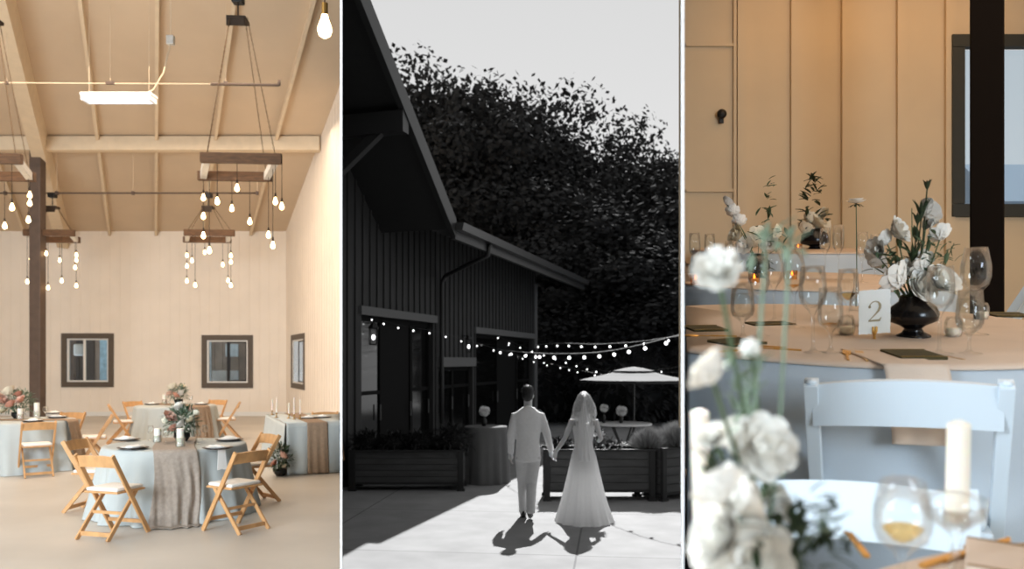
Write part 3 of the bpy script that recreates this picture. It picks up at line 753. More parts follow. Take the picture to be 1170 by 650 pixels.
TABS = {}
def hall_table(idx, cx, cy, R, label, cloth_label, seed, Hh=.76, legs=True):
    t_ = thing('round_table', label, 'table', (cx, cy, 0))
    m = MB(); m.lathe([(0, Hh-.045), (R-.02, Hh-.045), (R-.01, Hh-.025), (R-.02, Hh-.008), (0, Hh-.008)], n=40); obj('tabletop', m, 'chair_wood', t_)
    for k in range(4):
        a = PI/4+k*PI/2; m = MB(); m.tube([(.45*math.cos(a), .45*math.sin(a), 0), (.45*math.cos(a), .45*math.sin(a), Hh-.045)], .015, 8); obj('leg', m, 'iron', t_)
    c = obj('tablecloth', round_cloth(R, Hh, .12, 15, .045, seed), 'cloth_grey', smooth=True); c.location = (cx, cy, 0)
    tag(c, cloth_label, 'tablecloth')
    return t_
def runner(name, label, matn, cx, cy, R, d, wd, seed, H=.76, front_len=1.0, clip=None):
    """a gauze runner lying along direction d over the table and down both sides"""
    rr = random.Random(seed); d = Vector(d).normalized(); sd = Vector((d.y, -d.x, 0))
    path = []; n_ = 30
    out = R+.05
    for i in range(9): path.append((-out-.13+.12*i/8, .02+(H-.02)*i/8) if i < 8 else (-out+.02, H-.02))
    for i in range(9): path.append((-R+.0+2*R*i/8, H+.008))
    for i in range(9): path.append((out-.015+.12*i/8, H-.02-(H-.03)*front_len*i/8))
    path.append((out+.24, .012))
    def fn(u, v):
        q = u*(len(path)-1); i = min(int(q), len(path)-2); f_ = q-i
        al = path[i][0]*(1-f_)+path[i+1][0]*f_; z = path[i][1]*(1-f_)+path[i+1][1]*f_
        drop = max(0, (H-z)/H)
        wv = .028*drop*math.sin(v*22+3*math.sin(v*4))+.01*math.sin(v*40+u*30)*drop
        wq = wd*(1+.18*drop)
        sx = (v-.5)*wq+.02*math.sin(u*14)
        # the edge of a round table is nearer off-centre
        cut = R-math.sqrt(max(.01, R*R-sx*sx))
        al2 = al
        if z < H: al2 = al+(-cut if al > 0 else cut)+wv*(1 if al > 0 else -1)
        else: al2 = al*(R-cut)/R
        p = Vector((cx, cy, 0))+d*al2+sd*sx; return (p.x, p.y, z+.0)
    m = MB(); m.grid(fn, 90, 40); o = obj(name, m, matn, smooth=True, solid=.003, clip=clip); tag(o, label, 'table runner'); return o

# front table
TC = Vector((-3.76, 9.3, 0)); dv, rv = fdir(TC.x, TC.y)
def rel(c, al, pe, z=0):
    d, r = fdir(c.x, c.y); p = c+d*al+r*pe; return Vector((p.x, p.y, z))
hall_table(0, TC.x, TC.y, .75, 'round dining table under the nearest grey cloth of the hall', 'floor-length grey cloth on the front round table of the hall', 3)
runner('table_runner', 'taupe gauze runner trailing to the floor on the front round table', 'runner_taupe', TC.x, TC.y, .75, -dv, .42, 5)
def chair_at(c, al, pe, face, label, proto=[None], group='wooden folding chairs of the hall'):
    p = rel(c, al, pe); rz = face
    if proto[0] is None:
        proto[0] = folding_chair('folding_chair', label, 'chair', 'chair_wood', 'seat_pad', p, rz, group); return proto[0]
    return dup(proto[0], p, rz, label, group)
def face_to(c, al, pe, tgt=None, tw_=0):
    p = rel(c, al, pe); q = (tgt if tgt is not None else c)-p; return math.atan2(q.y, q.x)-PI/2+tw_
for al, pe, tw_, lab in ((-1.12, -.56, -.22, 'folding chair with white pad at the front left of the nearest hall table'),
                    (-1.26, .56, .22, 'folding chair with white pad at the front right of the nearest hall table'),
                    (.42, -.84, .0, 'folding chair turned sideways, left of the nearest hall table, behind another chair'),
                    (.34, .84, .0, 'folding chair beside the floor flowers, at the back right of the nearest hall table')):
    chair_at(TC, al, pe, face_to(TC, al, pe, tw_=tw_), lab)
H1 = .768
def onT(x, y, hz=H1):
    Y = F*(HC-hz)/(y-PY); return Vector(((x-PX)/F*Y, Y, hz))
arrangement('flower_arrangement', 'white and blush flower arrangement on the front round table of the hall', 'flowers', onT(208, 504), 21, .175, .30,
    [(.0, -.4, 1.0, .055, 'petal_white'), (-.45, -.7, .62, .055, 'petal_blush'), (-.85, -.3, .45, .035, 'petal_cream'), (.75, -.5, .5, .04, 'petal_cream'),
     (.3, -.9, .35, .04, 'petal_white'), (-.2, -.8, .2, .04, 'petal_rust'), (.55, .1, .85, .035, 'petal_blush'), (-.5, .4, .8, .035, 'petal_white'), (.95, -.2, .75, .025, 'petal_cream')])
for (x, y, s_, lab) in ((206, 510, 1.25, 'tall white pillar candle standing before the centre flowers of the front hall table'), (180, 505, 1, 'shorter white pillar candle left of the centre flowers on the front hall table')):
    o = pillar_candle(onT(x, y), lab, h=.155*s_)
for i, (x, y, a, dr_, lab) in enumerate(((152, 512.5, .6, True, 'front left'), (249, 512.5, -.6, True, 'front right'), (144, 503, 1.9, False, 'back left'), (262, 503, -1.9, False, 'back right'))):
    p = onT(x, y); plate_setting(p, math.atan2(TC.y-p.y, TC.x-p.x)-PI/2, 'white plate on a dark charger, %s setting of the front hall table' % lab, 'dinner plates of the front hall table',
        'white napkin on the %s plate of the front hall table' % lab, 'napkins of the front hall table', dr_)
for x, y, lab in ((190, 507, 'stemmed glass left of the tall candle on the front hall table'), (172, 503, 'stemmed glass left of the short candle on the front hall table'), (234, 502, 'stemmed glass right of the flowers on the front hall table'), (226, 507, 'stemmed glass near the runner, right of the flowers, front hall table')):
    goblet('wine_glass', lab, onT(x, y), h=.17, rb=.035)

# back table
TB = Vector(((201-PX)/F*17.4, 17.4, 0)); db, rb_ = fdir(TB.x, TB.y)
hall_table(1, TB.x, TB.y, .80, 'round dining table at the back, between the two far windows', 'brown-grey cloth on the round table between the far windows', 9)
runner('table_runner', 'brown runner hanging on the right side of the back round table', 'runner_brown', TB.x, TB.y, .80, (-db+rb_*.75), .40, 8)
for al, pe, lab in ((-.1, -1.02, 'folding chair on the left of the back round table'), (-.1, 1.02, 'folding chair on the right of the back round table'),
                    (1.05, -.75, 'folding chair behind the back table, left one, only its top rail showing'), (1.05, .75, 'folding chair behind the back table, right one, only its top rail showing')):
    chair_at(TB, al, pe, face_to(TB, al, pe), lab)
arrangement('flower_arrangement', 'leafy flower arrangement on the back round table', 'flowers', onT(204, 461.5), 31, .20, .30,
    [(-.3, -.8, .9, .06, 'petal_cream'), (.55, -.6, .45, .06, 'petal_white'), (-.7, -.4, .4, .05, 'petal_blush'), (.1, -.9, .3, .05, 'petal_rust'), (.4, 0, .95, .04, 'petal_cream')], foliage=160)
for x, y, lab in ((174, 462, 'left'), (230, 462, 'right')):
    plate_setting(onT(x, y), 0, 'white plate on the %s of the back round table' % lab, 'dinner plates of the back hall table', 'napkin on the %s plate of the back round table' % lab, 'napkins of the back hall table')
pillar_candle(onT(188, 461.5), 'white candle left of the flowers on the back round table', h=.2, r_=.04)
goblet('wine_glass', 'stemmed glass between flowers and right plate on the back round table', onT(218, 462), h=.18, rb=.04)

# left table
TL = Vector(((22-PX)/F*13.0, 13.0, 0))
hall_table(2, TL.x, TL.y, .80, 'round dining table cut by the left border, below the dark post', 'grey cloth on the round table below the dark post', 15)
dl, rl = fdir(TL.x, TL.y)
runner('table_runner', 'taupe runner falling at the right side of the table below the dark post', 'runner_brown', TL.x, TL.y, .80, (-dl*.5+rl), .36, 18)
for al, pe, tw_, lab in ((-1.02, .22, -.1, 'folding chair seen from behind in front of the left hall table'), (-.10, 1.06, .0, 'folding chair side-on at the right of the left hall table'),
                        (.9, .66, 0, 'folding chair behind the left hall table, mostly hidden')):
    chair_at(TL, al, pe, face_to(TL, al, pe, tw_=tw_), lab)
arrangement('flower_arrangement', 'large flower arrangement on the left hall table in front of the dark post', 'flowers', onT(20, 478), 41, .24, .34,
    [(-.1, -.7, 1.0, .07, 'petal_cream'), (-.45, -.8, .6, .07, 'petal_blush'), (.6, -.6, .6, .055, 'petal_blush'), (.15, -.9, .4, .05, 'petal_rust'), (-.9, -.3, .5, .05, 'petal_cream'), (.3, -.4, .85, .05, 'petal_rust'), (-.6, -.5, .1, .05, 'petal_cream')], foliage=200)
for x, y, h_, lab in ((23, 479, .17, 'short white candle before the flowers of the left hall table'), (42, 478, .25, 'tall white candle right of the flowers of the left hall table')):
    pillar_candle(onT(x, y), lab, h=h_, r_=.04)
for x, y, dr_, lab in ((38, 481.5, False, 'front'), (66, 477, True, 'right'), (62, 472.5, False, 'rear')):
    plate_setting(onT(x, y), .4 if not dr_ else 1.8, 'white plate at the %s of the left hall table' % lab, 'dinner plates of the left hall table', 'napkin on the %s plate of the left hall table' % lab, 'napkins of the left hall table', dr_)
goblet('wine_glass', 'stemmed glass right of the tall candle on the left hall table', onT(52, 477), h=.18, rb=.04)

# right table (rectangular, pushed against the partition)
A0 = Vector(((327-PX)/F*12.3, 12.3, 0)); e1 = Vector((.92, .395, 0)).normalized(); e2 = Vector((-.395, .92, 0)).normalized()
LT, DT, HT = 1.6, 2.35, .76
rt = thing('banquet_table', 'rectangular table under grey cloth along the hall side wall', 'table', (0, 0, 0))
P4 = lambda a, c, z: tuple(A0+e1*a+e2*c+Vector((0, 0, z)))
m = MB(); m.hexa([P4(.03, .03, HT-.05), P4(LT, .03, HT-.05), P4(LT, DT-.03, HT-.05), P4(.03, DT-.03, HT-.05), P4(.03, .03, HT-.01), P4(LT, .03, HT-.01), P4(LT, DT-.03, HT-.01), P4(.03, DT-.03, HT-.01)])
obj('tabletop', m, 'chair_wood', rt, clip='hall')
for a, c in ((.12, .12), (.12, DT-.12), (.45, .12)):
    m = MB(); m.tube([P4(a, c, 0), P4(a, c, HT-.05)], .018, 8); obj('leg', m, 'iron', rt)
m = MB()
m.grid(lambda u, v: P4(LT*u, DT*v, HT), 4, 4)
def drape(pa, pb, nrm, seed):
    def fn(u, v):
        p = Vector(pa).lerp(Vector(pb), u); t_ = v
        wv = .025*math.sin(u*(Vector(pb)-Vector(pa)).length*22+seed+1.5*math.sin(u*9))
        q = p+Vector(nrm)*(.015+.07*t_+wv*t_**.7); return (q.x, q.y, HT-(HT-.012)*v)
    m.grid(fn, 60, 12)
drape(P4(0, 0, 0), P4(LT, 0, 0), -e2, 1); drape(P4(0, DT, 0), P4(0, 0, 0), -e1, 2); drape(P4(0, DT, 0), P4(LT, DT, 0), e2, 3)
o = obj('tablecloth', m, 'cloth_grey', smooth=True, clip='hall', solid=.002); tag(o, 'grey cloth over the rectangular table by the hall side wall', 'tablecloth')
m = MB()
def fn(u, v):
    a = .30+.30*v
    if u < .5: q = Vector(P4(a, DT*(1-u*2), HT+.006))
    else:
        t_ = (u-.5)*2; q = Vector(P4(a+.02*(v-.5)*t_, 0, 0))-e2*(.035+.095*t_+.012*math.sin(v*18)*t_); q.z = HT+.004-(HT-.012)*t_
    return q
m.grid(fn, 50, 16); o = obj('table_runner', m, 'runner_brown', smooth=True, solid=.003); tag(o, 'brown gauze runner across the rectangular table by the side wall', 'table runner')
for x, y, h_, lab in ((311, 474, .20, 'taper candle nearest the table corner'), (316, 477, .26, 'taper candle second from the table corner'), (336, 479, .27, 'tall taper candle near the runner'), (343, 479, .24, 'taper candle beside the runner'), (330, 478, .18, 'short taper candle between the taller ones')):
    r = thing('candlestick', lab+' on the rectangular hall table', 'candle', onT(x, y, .762), 0, 'taper candles on the rectangular hall table')
    m = MB(); m.lathe([(0, 0), (.035, 0), (.036, .006), (.01, .014), (.008, .05), (.014, .065), (.013, .08)], n=12); obj('holder', m, 'brushed_brass', r, smooth=True)
    m = MB(); m.tube([(0, 0, .07), (0, 0, .07+h_)], [.011, .009], 8); obj('taper', m, 'candle', r)
for x, y, lab in ((352, 478, 'left'), (368, 477, 'right')):
    plate_setting(onT(x, y, .764), .2, 'white plate at the %s on the rectangular hall table' % lab, 'plates of the rectangular hall table', 'white napkin on the %s plate of the rectangular hall table' % lab, 'napkins of the rectangular hall table')
chr_ = chair_at(Vector((-3.12, 14.1, 0)), .1, .0, math.radians(205), 'folding chair behind the rectangular table, partly cut off')
arrangement('flower_arrangement', 'flower arrangement standing on the floor beside the rectangular hall table', 'flowers', (((320-PX)/F*12.2), 12.2, 0), 51, .17, .36,
    [(-.1, -.8, .95, .05, 'petal_cream'), (.5, -.8, .6, .05, 'petal_blush'), (-.75, -.5, .6, .05, 'petal_white'), (-.2, -.9, .3, .035, 'petal_rust'), (.5, -.4, .15, .03, 'petal_cream')], leafs=('leaf_dark', 'leaf_green'), foliage=220)

# chandeliers
def chandelier(name, label, c, wd, depth, up_plate, up_canopy, up_top, pend, fa=.08, da=.39, rodtop=None):
    """c = centre of the frame underside"""
    r = thing(name, label, 'chandelier', c)
    ex = Vector((math.cos(fa), math.sin(fa), 0)); ey = Vector((-math.sin(da), math.cos(da), 0))
    hw, hd = wd/2, depth/2; bh, bt = .155, .10
    K = lambda a, b_, z: ex*a+ey*b_+Vector((0, 0, z))
    for s in (-1, 1):
        m = MB(); m.bar(K(-hw, s*hd, bh/2), K(hw, s*hd, bh/2), bt, bh); obj('beam', m, 'brown_beam', r, bevel=.008)
        m = MB(); m.bar(K(s*(hw-.09), -hd+.05, bh/2), K(s*(hw-.09), hd-.05, bh/2), bt, bh*.8); obj('beam', m, 'galvanised', r, bevel=.006)
    pl = .15 if up_plate > 1.5 else .13
    for sx in (-1, 1):
        for sy in (-1, 1):
            a, b_ = K(sx*(hw-.10), sy*(hd-.02), bh), K(sx*pl*.9, sy*pl*.9, up_plate)
            n_ = int((b_-a).length/.045); m = MB()
            for i in range(n_):
                p = a.lerp(b_, (i+.5)/n_); dd = (b_-a).normalized(); sd = dd.cross(Vector((1, 0, 0) if i % 2 else (0, 1, 0))).normalized()
                q0, q1 = p-dd*.030, p+dd*.030
                m.tube([q0-sd*.0, p-sd*.012, q1-sd*.0, p+sd*.012, q0-sd*.0], .0042, 4, cap=False)
            obj('chain', m, 'chain', r)
    m = MB(); m.box((0, 0, up_plate), (pl*2, pl*2, .05), rot=(0, 0, fa)); m.box((0, -pl*.9, up_plate-.07), (pl*1.9, .02, .12)); obj('hanger_plate', m, 'iron', r)
    m = MB(); m.tube([(0, 0, up_plate), (0, 0, up_top)], .012, 8); obj('rod', m, 'black', r)
    m = MB(); m.box((0, 0, up_canopy), (.17, .17, .11), bev=.01); obj('canopy', m, 'black', r)
    for (a, b_, ln, *sw) in pend:
        p = K(a*hw, b_*hd, 0); m = MB(); m.tube([p+Vector((0, 0, .03)), p-Vector((0, 0, ln))], .005, 5); co = obj('cord', m, 'iron', r)
        q = p-Vector((0, 0, ln)); m = MB(); m.tube([q+Vector((0, 0, .01)), q-Vector((0, 0, .055))], [.014, .018], 8); obj('socket', m, 'iron', co)
        m = MB(); m.lathe([(.012, 0), (.017, -.02), (.033, -.062), (.037, -.085), (.03, -.108), (.012, -.122), (.0005, -.124)], c=q-Vector((0, 0, .05)), n=12); obj('bulb', m, 'bulb_glow', co, smooth=True)
    return r
def pend_from(c, wd, depth, pix, fa=.08, da=.39):
    """pendant positions and drops read off the photograph: (x, y of the bulb top, edge)"""
    out = []
    for x, y, e in pix:
        # depth of the edge
        hw, hd = wd/2, depth/2
        if e in 'fb':
            b_ = -1 if e == 'f' else 1; Y = c.y+b_*hd*math.cos(da)
            X = (x-PX)/F*Y; a = (X-c.x+math.sin(da)*b_*hd)/math.cos(fa)/hw; a = max(-1, min(1, a))
            Y += a*hw*math.sin(fa)
        else:
            a = (1 if e == 'r' else -1)*(1-.09/hw); X_ = c.x+a*hw
            best = min((abs((PX+F*(X_-math.sin(da)*t_*hd)/(c.y+math.cos(da)*t_*hd))-x), t_) for t_ in [i/20-1 for i in range(41)])
            b_ = best[1]; Y = c.y+b_*hd
        z = HC+(PY-y)/F*Y
        out.append((a, b_, max(.08, c.z-z-.0)))
    return out
CR = at(272, 190, 13.4); CR.z = 4.72
PR = [(227, 219, 'l'), (249, 221, 'f'), (271, 206, 'f'), (265, 230, 'b'), (225, 240, 'l'), (229, 262, 'l'), (285, 245, 'b'), (314, 220, 'r'), (321, 227, 'f'), (306, 260, 'r'), (311, 271, 'r'), (240, 278, 'b')]
chandelier('chandelier', 'large timber frame chandelier hanging nearest the right side wall', CR, 1.22, 1.35, 2.45, 2.78, 4.35, pend_from(CR, 1.22, 1.35, PR))
CLl = at(-12, 190, 13.4); CLl.z = 4.72
PL_ = [(12, 228, 'f'), (37, 215, 'r'), (33, 224, 'r'), (31, 243, 'r'), (-20, 230, 'f'), (5, 250, 'b')]
chandelier('chandelier', 'large timber frame chandelier cut off by the left border', CLl, 1.22, 1.35, 2.45, 2.78, 4.35, pend_from(CLl, 1.22, 1.35, PL_))
CR2 = at(238, 272, 20.8); CR2.z = 4.72
PR2 = [(211, 287, 'l'), (211, 299, 'l'), (220, 292, 'f'), (211, 316, 'l'), (223.5, 320, 'f'), (234, 283, 'b'), (240, 281, 'f'), (254, 297, 'b'), (260, 315, 'b'), (266, 320, 'r'), (267, 286, 'r'), (268, 293, 'r')]
chandelier('chandelier', 'smaller-looking timber chandelier hanging far above the right window', CR2, 1.2, 1.25, .80, 1.10, 1.14, pend_from(CR2, 1.2, 1.25, PR2))
CL2 = at(60, 272, 20.8); CL2.z = 4.72
PL2 = [(41, 277, 'f'), (53, 284, 'f'), (68, 292, 'b'), (36, 290, 'l'), (30, 316, 'l'), (55, 323, 'f'), (70, 315, 'f'), (85, 300, 'r'), (87, 292, 'r'), (89, 286, 'r'), (92, 321, 'r')]
chandelier('chandelier', 'far timber chandelier hanging just right of the dark post', CL2, 1.2, 1.25, .80, 1.10, 1.14, pend_from(CL2, 1.2, 1.25, PL2))
for i, c in enumerate((CR, CLl, CR2, CL2)):
    lamp('POINT', 'chandelier_glow', c-Vector((0, 0, .6)), 16, WARM, .35)
# conduits
cd = thing('conduit', 'black iron conduit on the ceiling carrying the two far chandeliers', 'pipe', (0, 0, 0))
zz = CR2.z+1.14+.02; Yq = 20.8
m = MB(); m.tube([(-15.5, Yq, zz), ((295-PX)/F*Yq, Yq, zz)], .022, 8); obj('pipe', m, 'dark_steel', cd, smooth=True)
for x in (6, 65, 152, 236, 294):
    X = (x-PX)/F*Yq; m = MB(); m.tube([(X, Yq, zz), (X, Yq, zc(Yq)+.02)], .006, 6); obj('hanger', m, 'shaded_cream', cd); m = MB(); m.box((X, Yq, zz+.0), (.06, .07, .09)); obj('bracket', m, 'dark_steel', cd)
cd = thing('conduit', 'pale ceiling conduit with a dark end, above the hanging tube light', 'pipe', (0, 0, 0)); Yq = 15.6
z1_ = HC+(412-96)/F*Yq
m = MB(); m.tube([(-12.5, Yq, z1_+.04), ((241-PX)/F*Yq, Yq, z1_+.0)], .010, 8); obj('pipe', m, 'cream_beam', cd, smooth=True)
m = MB(); m.tube([((241-PX)/F*Yq, Yq, z1_), ((318-PX)/F*Yq, Yq, z1_-.02), ((319-PX)/F*Yq, Yq, z1_-.02), ((319-PX)/F*Yq, Yq, z1_+.08)], .028, 8); obj('pipe', m, 'dark_steel', cd, smooth=True)
for x in (8, 126, 258):
    X = (x-PX)/F*Yq; m = MB(); m.tube([(X, Yq, z1_), (X, Yq, zc(Yq)+.02)], .005, 6); obj('hanger', m, 'shaded_cream', cd); m = MB(); m.box((X, Yq, z1_+.02), (.16 if x == 126 else .06, .05, .05)); obj('bracket', m, 'dark_steel', cd)
# tube light
Yq = 15.0; c = at(136, 115, Yq)
tl = thing('tube_light', 'glowing white tube light hanging from the barn ceiling', 'light', c)
m = MB(); m.box((0, 0, .09), (1.28, .30, .05), bev=.01); obj('housing', m, 'white_enamel', tl)
m = MB(); m.box((0, 0, .02), (1.16, .25, .09), bev=.02); obj('diffuser', m, 'tube_glow', tl)
for s in (-.6, .6):
    m = MB(); m.box((s, 0, .03), (.05, .29, .12), bev=.01); obj('end_cap', m, 'white_enamel', tl)
    m = MB(); m.tube([(s*.9, 0, .05), (s*.9, 0, zc(Yq)-c.z+.02)], .004, 5); obj('hanger', m, 'cream_beam', tl)
zt2 = at(195, 46, Yq); m = MB(); q = zt2-c
m.tube([(.3, 0, .05), (.42, 0, .10), (.62, 0, .2), (.80, 0, .5), (q.x, 0, q.z-.05)], .012, 6); obj('cord', m, 'cream_beam', tl, smooth=True)
ob = thing('outlet_box', 'small outlet box hanging from the ceiling above the tube light', 'box', zt2)
m = MB(); m.box((0, 0, 0), (.13, .1, .16), bev=.01); obj('box', m, 'galvanised', ob)
m = MB(); m.tube([(0, 0, .05), (0, 0, zc(Yq)-zt2.z+.02)], .008, 6); obj('rod', m, 'cream_beam', ob)
# near bulb
p = at(371, 17, 6.5)
nb = thing('pendant_bulb', 'glowing filament bulb hanging at the top, nearest of the hall bulbs', 'bulb', p)
m = MB(); m.tube([(0, 0, .06), (0, 0, zc(6.5)-p.z+.02)], .005, 6); obj('cord', m, 'iron', nb)
m = MB(); m.tube([(0, 0, .09), (0, 0, -.0)], .026, 12); obj('socket', m, 'brushed_brass', nb)
m = MB(); m.lathe([(.024, 0), (.03, -.03), (.052, -.09), (.057, -.125), (.045, -.16), (.02, -.178), (.0005, -.18)], n=20); obj('bulb', m, 'bulb_glow', nb, smooth=True)
# ================================================================== TERRACE CONTENTS
def gz(x, y): Y = F*(HC-ZG)/(y-PY); return Vector(((x-PX)/F*Y, Y, ZG))
# oak trees beyond the terrace
def crown(seed, rx=4.6, rz=6.2, zc_=9.6, lobes=36, per=430, lf=.40):
    rr = random.Random(seed); mb = MB(); core = MB()
    for i in range(lobes):
        while True:
            d = Vector((rr.uniform(-1, 1), rr.uniform(-1, 1), rr.uniform(-1, 1)))
            if d.length < 1: break
        if i < 10: d = Vector((d.x, d.y*.6, 0)).normalized()*.75+Vector((0, 0, rr.uniform(.1, .75)))
        c = Vector((d.x*rx, d.y*rx, zc_+d.z*rz)); r = rr.uniform(1.2, 2.2)
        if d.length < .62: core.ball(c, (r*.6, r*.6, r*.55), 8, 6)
        for _ in range(per):
            z = rr.uniform(-.8, 1); a = rr.uniform(0, 2*PI); q = math.sqrt(max(0, 1-z*z)); n_ = Vector((q*math.cos(a), q*math.sin(a), z)); k = rr.uniform(.45, 1.15)
            p = c+n_*r*k; t1 = Vector((rr.uniform(-1, 1), rr.uniform(-1, 1), rr.uniform(-1, 1))).normalized(); t2 = n_.cross(t1)
            if t2.length < .1: continue
            t2.normalize(); s_ = lf*rr.uniform(.5, 1.1)
            mb.add([p-t1*s_*.5, p+t2*s_*.3, p+t1*s_*.5, p-t2*s_*.3], [(0, 1, 2, 3)])
    return mb, core
def make_tree(seed, label, loc, group):
    r = thing('oak_tree', label, 'tree', loc, 0, group); a, c = crown(seed)
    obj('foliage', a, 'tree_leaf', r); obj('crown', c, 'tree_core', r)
    m = MB(); m.tube([(0, 0, 0), (.15, 0, 2.5), (-.1, .1, 5), (.2, 0, 8)], [.5, .38, .32, .15], 10)
    for k in range(5):
        aa = k*1.3; m.tube([(0, 0, 3.5+k*.5), (math.cos(aa)*1.6, math.sin(aa)*1.6, 6+k*.5), (math.cos(aa)*2.8, math.sin(aa)*2.8, 8.6+k*.4)], [.2, .13, .06], 6)
    obj('trunk', m, 'bark', r, smooth=True); return r
TREES = [(462, 62, 38, 0), (528, 44, 39, 1), (590, 78, 40, 2), (470, 100, 44, 2), (560, 105, 36, 0), (652, 158, 37, 1), (700, 128, 41, 0), (762, 152, 38, 2), (620, 185, 34, 2), (730, 215, 34, 1), (800, 190, 42, 0), (676, 240, 32, 0), (780, 262, 31, 2)]
tl_ = ['dark oak tree rising over the barn roof, first from the roof ridge', 'tallest oak tree, its top above all others', 'oak tree at the step down of the tree line', 'oak tree filling in behind the gable edge', 'oak tree in front of the tallest oak', 'low oak tree under the dip in the tree line', 'second crest of the tree line, oak right of the dip', 'oak tree at the right end of the skyline',
       'shorter oak beyond the low eave end', 'oak tree above the parasol', 'far oak tree partly cut off at the right end', 'low dark oak above the string lights', 'low dark oak right of the parasol top']
tp = [None]*3
for i, (x, ty, Y, k) in enumerate(TREES):
    X = (x-PX)/F*Y; ztop = HC+(PY-ty)/F*Y
    if tp[k] is None: tp[k] = make_tree(60+k, tl_[i], (X, Y, ZG), 'oak trees beyond the terrace'); o = tp[k]
    else: o = dup(tp[k], (X, Y, ZG), i*1.1, tl_[i])
    s_ = (ztop-ZG)/17.6; o.scale = (max(.85, s_), max(.85, s_), s_)
def bush(name, label, cat, loc, R, Hh, seed, n_, ln, wd, mt, core=True, group=None, spiky=False):
    rr = random.Random(seed); r = thing(name, label, cat, loc, 0, group); m = MB()
    if spiky:
        for _ in range(n_):
            a = rr.uniform(0, 2*PI); t_ = rr.uniform(0, 1)**.7*1.35; d = Vector((math.sin(t_)*math.cos(a), math.sin(t_)*math.sin(a), math.cos(t_)*Hh/R)); L_ = R*rr.uniform(.8, 1.08)
            p0 = Vector((d.x*.15*R, d.y*.15*R, 0)); p1 = d*L_; sd = d.cross(Vector((rr.uniform(-1, 1), rr.uniform(-1, 1), .3))).normalized()*wd
            m.add([p0-sd, p0+sd, p0.lerp(p1, .7)+sd*.8, p1, p0.lerp(p1, .7)-sd*.8], [(0, 1, 2, 3, 4)])
    else: blob_leaves(m, (0, 0, Hh*.5), R, n_, ln, wd, rr, flat=Hh/R*.5)
    obj('foliage', m, mt, r)
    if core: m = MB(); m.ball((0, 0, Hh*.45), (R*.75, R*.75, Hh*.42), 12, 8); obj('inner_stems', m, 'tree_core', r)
    return r
for i, (x, Y) in enumerate(((625, 30), (668, 31), (712, 29), (756, 30), (800, 31), (645, 34), (735, 34))):
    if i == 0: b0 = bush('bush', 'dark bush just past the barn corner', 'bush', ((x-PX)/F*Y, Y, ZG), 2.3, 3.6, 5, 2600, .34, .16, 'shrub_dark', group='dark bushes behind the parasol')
    else: dup(b0, ((x-PX)/F*Y, Y, ZG), i, ['', 'dark bush left of the parasol', 'dark bush behind the parasol pole', 'dark bush right of the parasol pole', 'dark bush at the right end behind the parasol', 'rear dark bush left of the parasol', 'rear dark bush right of the parasol'][i])
# planters
def planter(name, label, loc, L_, D_, zb, zt, rz=0):
    r = thing(name, label, 'planter', loc, rz); nn_ = 5
    m = MB()
    for i in range(nn_):
        z0 = zb+(zt-zb)*i/nn_; z1 = zb+(zt-zb)*(i+.93)/nn_
        m.box((L_/2, 0, (z0+z1)/2), (L_, .03, z1-z0)); m.box((L_/2, D_, (z0+z1)/2), (L_, .03, z1-z0))
        m.box((.015, D_/2, (z0+z1)/2), (.03, D_, z1-z0)); m.box((L_-.015, D_/2, (z0+z1)/2), (.03, D_, z1-z0))
    obj('side_boards', m, 'planter_wood', r)
    m = MB(); m.box((L_/2, D_/2, zt-.06), (L_-.06, D_-.04, .03)); obj('soil', m, 'tree_core', r)
    m = MB(); m.box((L_/2, D_/2, zb-.015), (L_+.02, D_+.05, .04)); m.box((L_/2, -.02, zt+.01), (L_+.04, .06, .035)); m.box((L_/2, D_+.02, zt+.01), (L_+.04, .06, .035)); obj('frame', m, 'planter_frame', r)
    for x in (.04, L_-.04):
        for y in (0, D_):
            m = MB(); m.box((x, y-.02 if y == 0 else y+.02, zt/2), (.09, .06, zt), bev=.006); m.box((x, y-.02 if y == 0 else y+.02, .02), (.13, .10, .04)); obj('leg', m, 'planter_frame', r)
    return r
planter('planter_box', 'dark slatted planter box against the barn wall', (-2.72, 14.0, ZG), 1.90, .55, .14, .66)
planter('planter_box', 'slatted planter box on legs behind the bride, lit ground showing beneath', (.51, 13.0, ZG), 1.72, .55, .17, .78)
planter('planter_box', 'slatted planter box set at an angle beside the bride\'s planter, holding the tall tufts', (2.32, 12.95, ZG), 1.5, .55, .12, .80, rz=.62)
for i, (x, lab) in enumerate(((418, 'left'), (450, 'middle'), (482, 'right of middle'))):
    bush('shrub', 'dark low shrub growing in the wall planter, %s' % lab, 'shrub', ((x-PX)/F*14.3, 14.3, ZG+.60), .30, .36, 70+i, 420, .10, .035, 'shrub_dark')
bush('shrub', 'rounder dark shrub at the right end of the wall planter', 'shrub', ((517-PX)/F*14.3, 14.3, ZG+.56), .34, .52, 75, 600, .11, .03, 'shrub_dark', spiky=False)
bush('lavender', 'round spiky tuft in the planter behind the bride', 'shrub', ((741-PX)/F*13.3, 13.3, ZG+.74), .36, .42, 81, 1700, .1, .008, 'lavender_leaf', core=False, spiky=True)
bush('lavender', 'tall pale spiky tuft at the right border', 'shrub', ((774-PX)/F*13.45, 13.45, ZG+.76), .46, .46, 82, 2200, .1, .009, 'lavender_leaf', core=False, spiky=True)
fb = thing('flower_cluster', 'small pale flowers in the planter next to the bride', 'flowers', ((702-PX)/F*13.25, 13.25, ZG+.74)); rr = random.Random(5); m = MB(); blob_leaves(m, (0, 0, .06), .22, 160, .09, .03, rr, flat=.5); obj('foliage', m, 'shrub_leaf', fb)
for k in range(16):
    m = MB(); m.ball((rr.uniform(-.24, .24), rr.uniform(-.15, .05), rr.uniform(.06, .16)), rr.uniform(.014, .024), 7, 5); obj('blossom', m, 'mum_white', fb)
